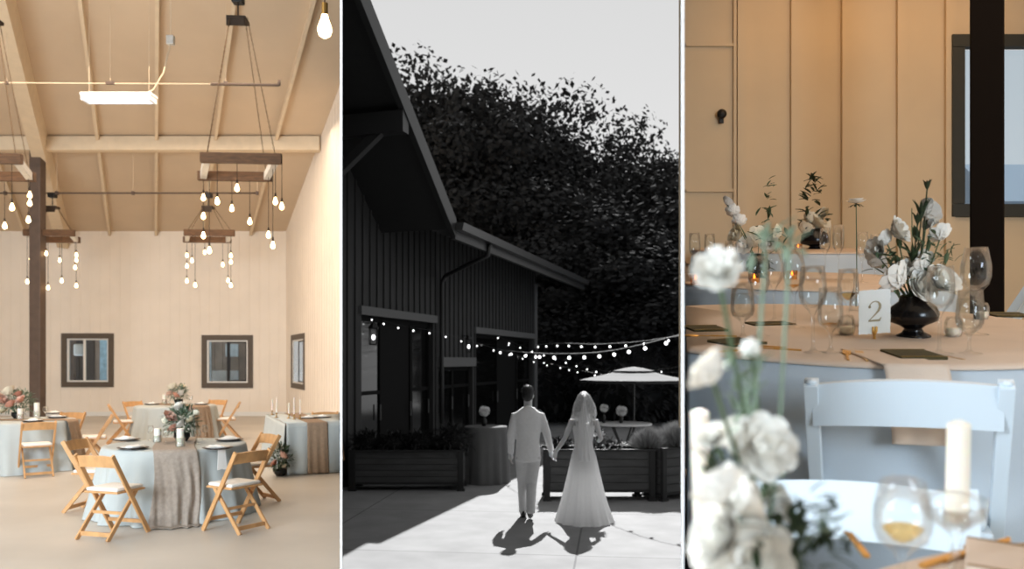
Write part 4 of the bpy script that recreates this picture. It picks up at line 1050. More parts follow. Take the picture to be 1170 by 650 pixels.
for i, (x, s_) in enumerate(((610, 1), (655, 1.1))):
    bush('shrub', 'low dark shrub in the bride\'s planter, %s' % ('left end' if i == 0 else 'behind the dress'), 'shrub', ((x+28-PX)/F*13.3, 13.3, ZG+.68), .26, .26, 90+i, 300, .09, .03, 'shrub_dark')
# cocktail table with a cloth, right one with pale top
c_ = Vector(((554-PX)/F*14.6, 15.0, ZG)); ct = thing('cocktail_table', 'high round table under a grey cloth beside the groom', 'table', c_)
m = MB(); m.lathe([(0, .97), (.37, .97), (.37, 1.0), (0, 1.0)], n=28); obj('tabletop', m, 'planter_wood', ct)
m = MB(); m.tube([(0, 0, .03), (0, 0, .97)], .035, 8); m.lathe([(0, 0), (.26, 0), (.26, .03), (0, .04)], n=20); obj('pedestal', m, 'planter_frame', ct)
o = obj('tablecloth', round_cloth(.385, 1.01, .05, 9, .02, 77, nseg=96), 'terrace_cloth', smooth=True); o.location = c_; tag(o, 'floor-length grey cloth on the high table beside the groom', 'tablecloth')
c2 = Vector(((712-PX)/F*16.2, 16.2, ZG)); tb = thing('bistro_table', 'round pale-topped table under the parasol', 'table', c2)
m = MB(); m.lathe([(0, .94), (.55, .94), (.56, .955), (.55, .975), (0, .975)], n=32); obj('tabletop', m, 'marble', tb)
for k in range(4):
    a = PI/4+k*PI/2; m = MB(); m.tube([(.34*math.cos(a), .34*math.sin(a), 0), (.05*math.cos(a), .05*math.sin(a), .5), (.30*math.cos(a), .30*math.sin(a), .94)], .02, 6); obj('leg', m, 'terrace_black', tb)
def mum(label, loc, h_, r_, vs=.05):
    r = thing('vase_of_mums', label, 'vase', loc, 0, 'white pompom flowers in black vases')
    m = MB(); m.lathe([(0, 0), (vs*.7, 0), (vs, .05), (vs*.9, .12), (vs*.35, .17), (vs*.4, .19), (0, .185)], n=16); obj('vase', m, 'terrace_black', r, smooth=True)
    m = MB(); m.tube([(0, 0, .12), (.01, 0, h_-r_)], .006, 6); obj('stem', m, 'shrub_dark', r)
    rr = random.Random(3); m = MB()
    for _ in range(260):
        z = rr.uniform(-.9, 1); a = rr.uniform(0, 6.283); q = math.sqrt(1-z*z); d = Vector((q*math.cos(a), q*math.sin(a), z)); leaf(m, Vector((.01, 0, h_))+d*r_*.35, d, r_*.68, r_*.3, 2)
    obj('blossom', m, 'mum_white', r)
mum('white pompom flower in a black vase on the groom\'s side table', c_+Vector((-.03, 0, 1.01)), .27, .10)
mum('white pompom flower in a black vase, left one under the parasol', c2+Vector((-.38, 0, .975)), .29, .085, .04)
mum('white pompom flower in a black vase, right one under the parasol', c2+Vector((-.05, -.05, .975)), .24, .11, .045)
# parasol
Yp = 17.0; pc = Vector(((724-PX)/F*Yp, Yp, ZG)); us = thing('parasol', 'wide grey market parasol behind the bride', 'parasol', pc)
zr_ = HC-(434-PY)/F*Yp-ZG; za_ = HC-(419-PY)/F*Yp-ZG
m = MB(); m.tube([(0, 0, .05), (0, 0, za_-.02)], .025, 8); obj('pole', m, 'terrace_black', us)
m = MB(); m.box((0, 0, .04), (.5, .5, .08), bev=.01); obj('base', m, 'terrace_black', us)
m = MB(); Rr = 62/F*Yp
def fn(r, z, a): return r*(1-.04*abs(math.sin(4*a))) if r > .3 else r
m.lathe([(.38, za_-.105), (Rr*.6, zr_+.09), (Rr, zr_), (Rr, zr_-.055)], n=64, fn=fn); obj('canopy', m, 'parasol', us, solid=.006)
m = MB(); m.lathe([(.0005, za_), (.2, za_-.03), (.42, za_-.085)], n=32); obj('vent_cap', m, 'parasol', us, solid=.006)
for k in range(8):
    a = k*PI/4+PI/8; m = MB(); m.bar((0, 0, za_-.09), (Rr*.93*math.cos(a), Rr*.93*math.sin(a), zr_+.0), .02, .02); obj('rib', m, 'terrace_black', us)
# lanterns on the barn wall
for x, y, lab in ((417, 384, 'lit wall lantern left of the first barn door'), (528, 395, 'lit wall lantern between the barn doors'), (606, 407, 'lit wall lantern at the barn corner')):
    t_ = tw(x); Yw = Wp(t_, .2, 0).y; z = HC-(y-PY)/F*Yw; r = thing('wall_lantern', lab, 'lantern', Wp(t_, .17, z), 0, 'wall lanterns of the barn')
    m = MB(); m.box((0, 0, .14), (.16, .16, .02)); m.lathe([(.11, .15), (.03, .24), (0, .25)], n=4); m.box((0, 0, -.15), (.13, .13, .02))
    for sx in (-.065, .065):
        for sy in (-.065, .065): m.box((sx, sy, 0), (.014, .014, .29))
    obj('cage', m, 'terrace_black', r)
    m = MB(); m.bar((0, 0, .24), Wp(t_, -.0, z+.24)-Wp(t_, .17, z), .02, .02); obj('bracket', m, 'terrace_black', r)
    m = MB(); m.ball((0, 0, -.02), (.035, .035, .05), 10, 8); obj('bulb', m, 'string_glow', r, smooth=True)
# string lights
def strand(label, pts, n_, rb=.030, wire=True):
    """pts: (px, py, Y) of the wire"""
    r = thing('string_lights', label, 'string lights', (0, 0, 0), 0, None); P = [at(*p) for p in pts]
    def cr(t):
        q = t*(len(P)-1); i = min(int(q), len(P)-2); f_ = q-i; p0, p1, p2, p3 = P[max(0, i-1)], P[i], P[i+1], P[min(len(P)-1, i+2)]
        return .5*((2*p1)+(p2-p0)*f_+(2*p0-5*p1+4*p2-p3)*f_*f_+(3*p1-p0-3*p2+p3)*f_**3)
    m = MB(); m.tube([cr(i/50) for i in range(51)], (.006 if wire else .003), 5); obj('wire', m, 'string_wire' if wire else 'terrace_black', r, smooth=True)
    for k in range(n_):
        p = cr((k+.5)/n_); m = MB(); m.tube([p, p-Vector((0, 0, .045))], .012, 6); s_ = obj('socket', m, 'terrace_black', r)
        m = MB(); m.ball(p-Vector((0, 0, .045+rb)), rb, 8, 6); obj('bulb', m, 'string_glow', s_, smooth=True)
strand('brightest string of lights with pale wire swagged across to the right border', [(tw and 568, 399, 21.5), (602, 402.5, 17), (645, 404, 15), (690, 401.5, 14), (735, 393, 13), (792, 378, 12.4)], 13, .030)
strand('upper string of lights running level behind the brightest one', [(612, 394, 26.4), (640, 392, 22), (680, 393, 20), (730, 390, 19), (800, 380, 18)], 11, .026)
strand('string of small lights dropping from the barn wall toward the parasol', [(556, 377, 22.4), (588, 392, 20), (628, 405, 19), (665, 417, 18.5), (705, 425, 18.5), (800, 425, 19)], 15, .018, False)
strand('string of small lights from the first barn lantern to the barn corner', [(420, 360, 15.6), (455, 371, 15.9), (500, 379, 16.8), (545, 392, 19), (590, 405, 22), (625, 415, 24), (690, 428, 22)], 15, .018, False)
strand('faint string of lights sagging low before the far trees', [(575, 388, 23.3), (612, 408, 21), (650, 420, 20), (690, 427, 20), (740, 424, 20), (800, 415, 20)], 10, .016, False)

# ---- the couple
def hand(mb, w_, d, nrm, side, s=1.0, curl=.5):
    """w_ wrist, d finger direction, nrm palm normal, side +-1 thumb side"""
    w_, d, nrm = Vector(w_), Vector(d).normalized(), Vector(nrm).normalized(); sd = d.cross(nrm).normalized()*side; nrm = sd.cross(d).normalized()*1
    mb.tube([w_-d*.02, w_+d*.03*s, w_+d*.085*s], [.026*s, .036*s, .038*s], 10, flat=.5)
    for k, (o_, L_) in enumerate(((.028, .075), (.010, .085), (-.009, .078), (-.027, .062))):
        b0_ = w_+d*.08*s+sd*o_*s; n2 = nrm
        p1 = b0_+d*L_*.45*s+n2*curl*.012; p2 = p1+(d*(1-curl)+n2*curl).normalized()*L_*.32*s; p3 = p2+(d*(1-curl*1.6)+n2*curl*1.6).normalized()*L_*.26*s
        mb.tube([b0_, p1, p2, p3], [.0095*s, .009*s, .0082*s, .007*s], 6)
    t0 = w_+d*.02*s+sd*.028*s; mb.tube([t0, t0+(sd*.8+d).normalized()*.035*s, t0+(sd*.5+d).normalized()*.065*s+nrm*.01], [.012*s, .0105*s, .008*s], 6)
def head(mb, c, s=1.0, turn=0):
    R_ = Matrix.Rotation(turn, 4, 'Z'); k = len(mb.v)
    mb.ball((0, 0, .02), (.076*s, .095*s, .105*s), 18, 14); mb.ball((0, .02, -.05), (.058*s, .072*s, .07*s), 14, 10)
    mb.tube([(0, .088*s, .03*s), (0, .108*s, -.005*s), (0, .090*s, -.015*s)], [.008, .014, .008], 8)
    for sx in (-1, 1):
        mb.ball((sx*.079*s, -.002, .0), (.010, .018, .030), 8, 6); mb.ball((sx*.03*s, .082*s, .025*s), (.014, .010, .010), 8, 6)
    mb.ball((0, .086*s, -.05*s), (.022, .012, .010), 8, 6); mb.ball((0, .07*s, -.09*s), (.026, .022, .02), 8, 6)
    mb.xf(Matrix.Translation(Vector(c))@R_, k)
mp_ = Vector((.222, 11.5, ZG))
man = thing('person', 'man in a light grey suit walking away, holding the bride\'s hand', 'person', mp_)
m = MB(); head(m, (0, 0, 1.70), 1.0, -.25); m.tube([(0, -.01, 1.45), (0, 0, 1.56), (0, .01, 1.66)], [.068, .058, .060], 14)
m.rings([(0, 0, .86, .15, .10), (0, 0, 1.0, .15, .105), (0, 0, 1.15, .14, .10), (0, 0, 1.35, .17, .11), (0, 0, 1.47, .16, .09), (0, 0, 1.53, .06, .06)])
AL = [(-.178, 0, 1.425), (-.238, -.03, 1.16), (-.240, .05, .91)]; AR = [(.178, 0, 1.425), (.262, -.02, 1.17), (.320, .05, .945)]
for A in (AL, AR): m.tube([A[0], Vector(A[0]).lerp(Vector(A[1]), .5), A[1], Vector(A[1]).lerp(Vector(A[2]), .4), A[2]], [.058, .050, .042, .040, .028], 12)
hand(m, AL[2], (.0, .15, -1), (1, .2, 0), 1, 1.05, .35); hand(m, AR[2], (.14, .1, -1), (-1, .2, 0), -1, 1.05, .5)
LL = [(-.085, 0, .88), (-.072, .09, .48), (-.062, .16, .08)]; LR = [(.085, 0, .88), (.050, .03, .48), (.030, -.16, .13)]
for A in (LL, LR): m.tube([A[0], Vector(A[0]).lerp(Vector(A[1]), .5), A[1], Vector(A[1]).lerp(Vector(A[2]), .35), A[2]], [.085, .072, .052, .05, .036], 12)
obj('body', m, 'skin', man, remesh=.011)
m = MB(); m.rings([(0, 0, .80, .178, .125), (0, 0, .92, .172, .125), (0, 0, 1.08, .158, .118), (0, 0, 1.2, .172, .122), (0, -.005, 1.33, .192, .128), (0, -.01, 1.42, .200, .116), (0, -.012, 1.465, .188, .102), (0, -.012, 1.50, .140, .088), (0, -.01, 1.55, .078, .072)], n=28)
for A in (AL, AR):
    W_ = Vector(A[2])+(Vector(A[2])-Vector(A[1])).normalized()*.01
    m.tube([Vector((A[0][0]*.6, 0, 1.42)), Vector(A[0]), Vector(A[0]).lerp(Vector(A[1]), .4), A[1], Vector(A[1]).lerp(Vector(A[2]), .5), W_], [.055, .066, .062, .056, .050, .044], 14)
obj('jacket', m, 'suit', man, remesh=.012)
m = MB(); m.tube([(-.055, -.055, 1.53), (-.02, -.075, 1.555), (.02, -.075, 1.555), (.055, -.055, 1.53)], .018, 8); obj('shirt_collar', m, 'dress', man, smooth=True)
m = MB(); m.rings([(0, 0, .80, .155, .115), (0, 0, .90, .16, .118), (0, 0, .98, .155, .11)])
for A, fw in ((LL, 1), (LR, 1)):
    m.tube([A[0], Vector(A[0]).lerp(Vector(A[1]), .5), A[1], Vector(A[1]).lerp(Vector(A[2]), .5), Vector(A[2])+Vector((0, -.005, -.02))], [.100, .088, .074, .068, .062], 14)
obj('trousers', m, 'trouser', man, remesh=.012)
for nm, (x, y, pitch, z) in (('l', (-.062, .20, 0, .0)), ('r', (.030, -.10, -.62, .0))):
    m = MB(); m.rings([(0, 0, .0, .040, .125), (0, 0, .02, .045, .132), (0, -.01, .05, .042, .115), (0, -.05, .085, .036, .06), (0, -.06, .12, .036, .045)], n=16)
    m.box((0, -.085, .0), (.06, .06, .02)); k = Matrix.Translation((x, y+.0, z+.012))@Matrix.Translation((0, .11, 0))@Matrix.Rotation(pitch, 4, 'X')@Matrix.Translation((0, -.11, 0)); m.xf(k)
    obj('shoe', m, 'shoe', man, smooth=True)
m = MB(); m.ball((0, -.012, .035), (.086, .100, .104), 18, 12); m.ball((0, -.035, -.01), (.080, .080, .085), 16, 10)
rr = random.Random(2)
for _ in range(120):
    z = rr.uniform(-.1, 1); a = rr.uniform(PI*.9, PI*2.1); q = math.sqrt(max(0, 1-z*z)); d = Vector((q*math.cos(a), q*math.sin(a), z)); p = Vector((d.x*.084, -.012+d.y*.098, .035+d.z*.102)); m.tube([p, p+d*.010+Vector((rr.uniform(-.012, .012), 0, .004))], .0028, 4)
m.xf(Matrix.Translation((0, 0, 1.72))@Matrix.Rotation(-.25, 4, 'Z')); obj('hair', m, 'hair_dark', man)

wp_ = Vector(((667-PX)/F*11.45, 11.45, ZG))
wom = thing('person', 'bride in a white gown and veil walking away hand in hand', 'person', wp_)
m = MB(); head(m, (0, 0, 1.63), .95, .35); m.tube([(0, -.01, 1.38), (0, 0, 1.48), (0, .01, 1.58)], [.052, .045, .048], 14)
m.rings([(0, 0, .86, .15, .11), (0, 0, 1.0, .125, .09), (0, 0, 1.12, .11, .085), (0, 0, 1.27, .14, .10), (0, 0, 1.38, .135, .075), (0, 0, 1.44, .05, .05)])
BL = [(-.155, 0, 1.375), (-.265, -.035, 1.12), (-.385, .04, .925)]; BR = [(.155, 0, 1.375), (.235, -.03, 1.12), (.225, .20, 1.06)]
for A in (BL, BR): m.tube([A[0], Vector(A[0]).lerp(Vector(A[1]), .5), A[1], Vector(A[1]).lerp(Vector(A[2]), .4), A[2]], [.046, .040, .034, .033, .023], 12)
hand(m, BL[2], (-.18, .08, -1), (1, -.2, 0), 1, .92, .6); hand(m, BR[2], (.05, 1, .1), (-1, 0, .3), 1, .92, .8)
for sx in (-.07, .07): m.tube([(sx, 0, .86), (sx, .01, .46), (sx, 0, .06)], [.085, .05, .034], 10); m.rings([(sx, .06, .0, .036, .11), (sx, .06, .04, .034, .10), (sx, .02, .07, .03, .05)], n=12)
obj('body', m, 'skin', wom, remesh=.010)
m = MB()
prof = [(.155, .110, 1.30, 0), (.152, .112, 1.24, 0), (.128, .100, 1.12, 0), (.120, .095, 1.06, 0), (.135, .105, .98, 0), (.170, .130, .88, 0), (.195, .155, .76, -.01), (.225, .19, .62, -.02), (.262, .24, .46, -.035), (.300, .30, .30, -.055), (.340, .36, .16, -.08), (.375, .42, .06, -.105), (.395, .45, .012, -.12)]
n_ = 120; vs = []
for (rx, ry, z, cy) in prof:
    for j in range(n_):
        a = 2*PI*j/n_; k = max(0, (1.0-z)); wv = 1+.045*k*math.sin(13*a+1.5*math.sin(2*a))+.02*k*math.sin(29*a+k*3)+(.02*math.sin(41*a) if z < .05 else 0)
        vs.append((rx*wv*math.cos(a), cy+ry*wv*math.sin(a), z))
fs = [(i*n_+j, i*n_+(j+1) % n_, (i+1)*n_+(j+1) % n_, (i+1)*n_+j) for i in range(len(prof)-1) for j in range(n_)]
m.add(vs, fs); obj('dress', m, 'dress', wom, smooth=True)
m = MB()
for sx in (-1, 1): m.tube([(sx*.10, -.095, 1.28), (sx*.115, -.06, 1.38), (sx*.105, .0, 1.425), (sx*.10, .07, 1.36), (sx*.09, .10, 1.28)], .010, 6)
obj('shoulder_strap', m, 'dress', wom, smooth=True)
m = MB()
def fn(u, v):
    s_ = (v-.5)*2; wd = .062+.05*u; z = 1.755-.93*u; back = -.105-.05*math.sin(min(1, u*3)*PI/2)-.03*u
    return (s_*wd+.012*math.sin(u*9+v*5), back*(1-.55*s_*s_)+.012*math.sin(v*26+u*2), z-.03*s_*s_*(1-u))
m.grid(fn, 40, 26); obj('veil', m, 'veil', wom, smooth=True)
m = MB(); m.ball((0, -.015, 1.665), (.086, .100, .104), 18, 12)
rr = random.Random(9)
for k in range(150):
    a = PI+PI*rr.random(); x0 = math.cos(a)*.085; y0 = -.015+math.sin(a)*.09; w0 = rr.uniform(.004, .008); ph = rr.uniform(0, 6); out = 1+rr.uniform(.3, 1.0); L_ = rr.uniform(.26, .40); fr = rr.uniform(14, 20)
    pts = [(x0*.9, y0*.9, 1.72)]
    for i in range(1, 9):
        t_ = i/8; pts.append((x0*(1+(out-1)*math.sin(t_*PI*.6))+.012*math.sin(fr*t_+ph)*t_, y0-.02*math.sin(t_*PI)+.01*math.cos(fr*t_+ph), 1.70-L_*t_))
    m.tube(pts, [w0*(1-.5*i/8) for i in range(9)], 4)
obj('hair', m, 'hair_light', wom)
bq = thing('bouquet', 'small white bouquet held in the bride\'s right hand', 'bouquet', wp_+Vector((.235, .30, 1.08)))
rr = random.Random(4); m = MB(); blob_leaves(m, (0, 0, .04), .09, 120, .08, .03, rr); obj('foliage', m, 'shrub_leaf', bq)
m = MB(); m.tube([(0, 0, .02), (.0, -.02, -.12)], .013, 8); obj('stem', m, 'shrub_dark', bq)
for k in range(9):
    a = k*.7; blossom(bq, 'rose', 'mum_white', (.055*math.cos(a), .055*math.sin(a)-.01, .07+.02*math.sin(k)), .032, (rr.uniform(-.6, .6), rr.uniform(-.6, .6), 0), seed=k)
# ================================================================== DINING CORNER CONTENTS
RT = Matrix.Rotation(TILT, 3, 'X')
def trot(rz=0, lean=0, up=True):
    q = RT@Matrix.Rotation(rz, 3, 'Z')
    if up: q = Matrix.Rotation(-.067+lean, 3, 'Y')@q
    return tuple(q.to_euler())
def TP(x, y, h=.365):
    Y = F*h/(y-(PY-F*RA)); return Vector(((x-PX)/F*Y, Y, HC-h+RA*Y))
def corner_table(name, label, clabel, tlabel, X, Y, R, h, seed, clothm='cloth_cool_lit', zdrop=.74):
    z = HC-h+RA*Y; r = thing('round_table', label, 'table', (X, Y, 0))
    m = MB(); m.lathe([(0, z-.05), (R-.03, z-.05), (R-.03, z-.012), (0, z-.012)], n=40); m.v = [(a, b_, c+RA*b_) for a, b_, c in m.v]; obj('tabletop', m, 'chair_wood', r, clip='corner')
    for k in range(4):
        a = PI/4+k*PI/2; x_, y_ = .4*math.cos(a)+.12, .4*math.sin(a)
        if X+x_ < .2053*(Y+y_)+.05: continue
        m = MB(); m.tube([(x_, y_, z+RA*y_-.74), (x_, y_, z+RA*y_-.04)], .016, 8); obj('leg', m, 'iron', r)
    # cloth: level skirt under a sloping top
    cm = round_cloth(R, zdrop, .05, 15, .022, seed); k0 = len(cm.f)
    cm.v = [(X+a, Y+b_, c-zdrop+z+RA*b_) for a, b_, c in cm.v]
    o = obj('tablecloth', cm, clothm, smooth=True, clip='corner', solid=.002); tag(o, clabel, 'tablecloth')
    m = MB(); m.lathe([(.0005, .004), (R*.5, .004), (R*.96, .004), (R+.001, .001), (R+.004, -.006)], n=96); m.v = [(X+a, Y+b_, c+z+RA*b_) for a, b_, c in m.v]
    o = obj('warm_lit_top', m, 'cloth_beige_warm_lit', smooth=True, clip='corner', solid=.0025); tag(o, tlabel, 'tablecloth')  # top of the same cloth, its warm lamplight painted as a beige disc
    return r
corner_table('t', 'round dining table carrying the number 2 card', 'cloth skirt of the number 2 table, cool daylight painted into its blue-grey', 'cloth top of the number 2 table, warm light painted into its beige', 1.13, 2.92, .82, .365, 101)
corner_table('t', 'round dining table behind the number 2 table', 'cloth skirt of the second table back, cool daylight painted into its blue-grey', 'cloth top of the second table back, warm light painted into its beige', 1.86, 5.35, .88, .365, 102)
corner_table('t', 'farthest round table before the board wall', 'pale cloth skirt of the farthest table', 'cloth top of the farthest table, warm light painted into its beige', 2.45, 7.45, .82, .24, 103, zdrop=.86)
corner_table('t', 'round table closest to the camera at the bottom edge', 'pale cloth skirt of the closest table', 'cloth top of the closest table, warm light painted into its beige', .92, .47, .80, .485, 104)
ROTF = trot()
def tg(name, label, x, y, hp, rb=.033, fill=None, h=.365, bowl=.52, group='stemmed glasses on the number 2 table', flare=.86, lean=0):
    p = TP(x, y, h); H_ = hp/F*p.y
    return goblet('wine_glass', label, p+Vector((0, 0, .002)), H_, rb, fill, group, trot(0, lean), bowl, n=28, flare=flare)
G2 = 'stemmed glasses on the number 2 table'
AM, WA = (.35, 'amber_wine'), (.8, 'water')
tg('', 'tall clear wine glass standing directly right of the black vase', 1073, 406, 101, .037, None)
tg('', 'large balloon glass behind the right water goblet', 1113, 384, 100, .046, None, flare=.72)
tg('', 'short-stemmed water goblet filled with water, right of the tall clear glass', 1107, 406, 74, .036, (.78, 'water'), bowl=.68)
tg('', 'short goblet with a little amber wine left of the number card', 949, 405, 76, .034, (.12, 'amber_wine'), bowl=.66)
tg('', 'tall clear wine glass left of the amber goblet', 929, 405, 100, .037, None)
tg('', 'clear wine glass with a trace of amber, third left of the card', 908, 376, 88, .037, (.1, 'amber_wine'), flare=.75)
tg('', 'tall narrow wine glass near the dark napkin at left', 868, 386, 92, .033, None)
tg('', 'short water goblet half hidden by the green blur at left', 849, 388, 64, .037, (.7, 'water'), bowl=.68)
tg('', 'clear wine glass behind the third glass left of the card', 885, 368, 82, .035, None)
tg('', 'amber-tinted glass beside the votive left of the card', 969, 374, 66, .036, (.25, 'amber_wine'), bowl=.6)
for x, y, hp, lab in ((795, 322, 55, 'first'), (812, 318, 50, 'second'), (958, 320, 62, 'third'), (943, 316, 55, 'fourth'), (985, 324, 58, 'fifth'), (836, 326, 50, 'sixth'), (1000, 316, 48, 'seventh')):
    tg('', 'blurred glass on the second table back, %s from the left partition' % lab if lab in ('first', 'second') else 'blurred clear glass on the second table back, %s one from the left' % lab, x, y, hp, .036, None, group='glasses on the second table back')
# number card on a gold holder
p = TP(999, 389); cd_ = thing('table_number_card', 'white deckle-edged card with the number 2 on a gold stand', 'sign', p, 0, None, ROTF)
s_ = F/p.y; W_, H_ = 36/s_, 50/s_; zb_ = 8/s_
m = MB(); rr = random.Random(3); N = 22; outl = []
for i in range(N): outl.append((-W_/2+W_*i/N, zb_+rr.uniform(-.001, .001)))
for i in range(N): outl.append((W_/2+rr.uniform(-.0012, .0012), zb_+H_*i/N))
for i in range(N): outl.append((W_/2-W_*i/N, zb_+H_+rr.uniform(-.001, .001)))
for i in range(N): outl.append((-W_/2+rr.uniform(-.0012, .0012), zb_+H_-H_*i/N))
k = len(outl); m.v = [(x, -.0008, z) for x, z in outl]+[(x, .0008, z) for x, z in outl]; m.f = [tuple(range(k)), tuple(reversed(range(k, 2*k)))]+[(i, k+i, k+(i+1) % k, (i+1) % k) for i in range(k)]
obj('card', m, 'card', cd_)
m = MB()   # serif figure 2
def stroke(pts, ws):
    vs = []
    for i, (x, z) in enumerate(pts):
        a = pts[max(0, i-1)]; b_ = pts[min(len(pts)-1, i+1)]; t_ = Vector((b_[0]-a[0], b_[1]-a[1])).normalized(); n2 = Vector((-t_.y, t_.x))*ws[i]/2
        vs += [(x+n2.x, -.0016, z+n2.y), (x-n2.x, -.0016, z-n2.y)]
    m.add(vs, [(2*i, 2*i+1, 2*i+3, 2*i+2) for i in range(len(pts)-1)])
u_ = H_*.46; cx0, cz0 = 0, zb_+H_*.28
T2 = [(-.26, .72), (-.22, .86), (-.10, .97), (.04, 1.0), (.18, .95), (.26, .82), (.26, .68), (.18, .52), (.02, .34), (-.16, .17), (-.30, .04)]
stroke([(cx0+a*u_, cz0+b_*u_) for a, b_ in T2], [u_*w for w in (.10, .05, .05, .05, .08, .14, .14, .11, .07, .05, .05)])
stroke([(cx0+a*u_, cz0+b_*u_) for a, b_ in ((-.31, .04), (.0, .045), (.24, .05), (.32, .20))], [u_*w for w in (.08, .10, .11, .03)])
m.add([(cx0+(-.25+.07*math.cos(a))*u_, -.0016, cz0+(.73+.07*math.sin(a))*u_) for a in [i*PI/5 for i in range(10)]], [tuple(range(10))])
obj('number', m, 'card_ink', cd_)
m = MB(); m.lathe([(0, 0), (.011, 0), (.011, .003), (.004, .007), (.004, .018), (.008, .024), (.008, .030), (0, .034)], n=16); m.box((-.005, 0, .036), (.006, .010, .016)); m.box((.005, 0, .036), (.006, .010, .016)); obj('gold_stand', m, 'gold', cd_, smooth=False)

# the centrepiece in the black pedestal vase
def centre(label, x0, y0, h, blos, leaves, vase, seed, matv='black_glaze', vw=.072, vh=.135, fol=60, lf='leaf_green', yspread=.05):
    p = TP(x0, y0, h); s_ = F/p.y; r = thing('flower_arrangement', label, 'flowers', p+Vector((0, 0, .001)), 0, None, ROTF); rr = random.Random(seed)
    if vase:
        m = MB(); m.lathe([(0, 0), (vw*.72, 0), (vw*.74, .006), (vw*.45, .018), (vw*.36, .030), (vw*.55, .040), (vw*1.0, .055), (vw*1.06, .075), (vw*.95, vh*.72), (vw*.60, vh*.86), (vw*.55, vh), (vw*.5, vh), (vw*.5, vh*.85), (0, vh*.6)], n=32); obj('vase', m, matv, r, smooth=True)
    L3 = lambda x, y, d=0: Vector(((x-x0)/s_, d, (y0-y)/s_))
    for (x, y, rp, kind, mt, d) in blos:
        q = L3(x, y, d); blossom(r, kind, mt, q, rp/s_, (1.15+rr.uniform(-.35, .3), rr.uniform(-.35, .35), rr.uniform(0, 6)), seed=int(x+y) % 3)
        m = MB(); b0_ = Vector((q.x*.12, 0, vh*.85)); m.tube([b0_, b0_.lerp(q, .5)+Vector((rr.uniform(-.01, .01), 0, .01)), q-Vector((0, -.004, rp/s_*.4))], .0022, 5); obj('stem', m, lf, r)
    m = MB()
    for (x, y, n_, sp, ln) in leaves:
        for _ in range(n_):
            q = L3(x+rr.uniform(-sp, sp), y+rr.uniform(-sp, sp), rr.uniform(-yspread, yspread)); leaf(m, q, (rr.uniform(-1, 1), rr.uniform(-.6, .6), rr.uniform(-.4, 1)), ln/s_*rr.uniform(.7, 1.2), ln*.36/s_)
    obj('foliage', m, lf, r)
    return r, L3
W, C_ = 'petal_white', 'petal_cream'
r, L3 = centre('white roses and buds in the glossy black pedestal vase by the number card', 1043, 386, .365,
    [(1015, 317, 18, 'rose', W, -.05), (1046, 327, 16, 'rose', W, -.03), (1066, 322, 17, 'rose', W, -.05), (1025, 264, 14, 'rose', W, 0), (1014, 272, 9, 'rose', W, .01), (1004, 284, 12, 'rose', W, .02), (1000, 298, 10, 'rose', W, .02), (1048, 303, 12, 'rose', W, -.02), (1036, 306, 9, 'rose', W, 0),
     (1058, 246, 13, 'rose', W, 0), (1064, 256, 10, 'rose', W, .01), (1073, 271, 11, 'rose', W, 0), (1058, 298, 9, 'rose', W, .02), (1083, 330, 11, 'rose', C_, .0), (1030, 320, 10, 'rose', W, .03)],
    [(1043, 318, 34, 26, 16), (1035, 290, 14, 20, 18), (1062, 290, 16, 22, 14), (1082, 290, 10, 12, 10), (1010, 300, 10, 14, 12)], True, 7)
for (x, y, ln) in ((1049, 250, 24), (1055, 218, 12), (1045, 256, 16), (1040, 300, 30)):
    m = MB(); q = L3(x, y, -.01)
    for k in range(6):
        a = k*PI/3; leaf(m, q-Vector((0, 0, .01)), (math.cos(a)*.22, math.sin(a)*.22, 1), ln/356, .011, 4)
    obj('bud', m, 'leaf_dark', r)
    m = MB(); m.tube([(0, 0, .11), L3(x-2, (y+330)/2, 0), q], .0022, 5); obj('stem', m, 'leaf_dark', r)
for (x, y) in ((1060, 305), (1088, 282), (1078, 300), (1040, 240)):
    m = MB(); q = L3(x, y, 0); m.tube([(0, 0, .11), (q.x*.6, 0, q.z*.6), q], .0014, 5); obj('stem', m, 'leaf_green', r)
# scabious in a clear bud vase
p = TP(978, 356); s_ = F/p.y; sc = thing('bud_vase', 'single white scabious on a long stem in a clear bud vase behind the card', 'vase', p, 0, None, ROTF)
m = MB(); m.lathe([(0, 0), (.026, 0), (.028, .01), (.026, .05), (.010, .10), (.009, .15), (.012, .16), (.011, .16), (.008, .15), (.009, .10), (.024, .05), (.024, .008), (0, .006)], n=20); obj('vase', m, 'clear_glass', sc, smooth=True)
hz = (356-234)/s_; m = MB(); m.tube([(0, 0, .02), (.003, 0, .18), (0, 0, hz)], .002, 5); obj('stem', m, 'leaf_green', sc)
m = MB()
for L_ in range(2):
    for k in range(11):
        a = 2*PI*k/11+L_*.28; petal(m, (0, 0, hz+.004*L_), (0, 0, 1), (math.cos(a), math.sin(a), .25+.2*L_), .040-.008*L_, .024, -.004, .006)
obj('blossom', m, W, sc, smooth=True)
m = MB()
for k in range(9): a = 2*PI*k/9; leaf(m, (0, 0, hz-.004), (math.cos(a), math.sin(a), -.15), .032, .008)
m.ball((0, 0, hz+.006), (.012, .012, .008), 10, 6); obj('sepals', m, 'leaf_dark', sc)
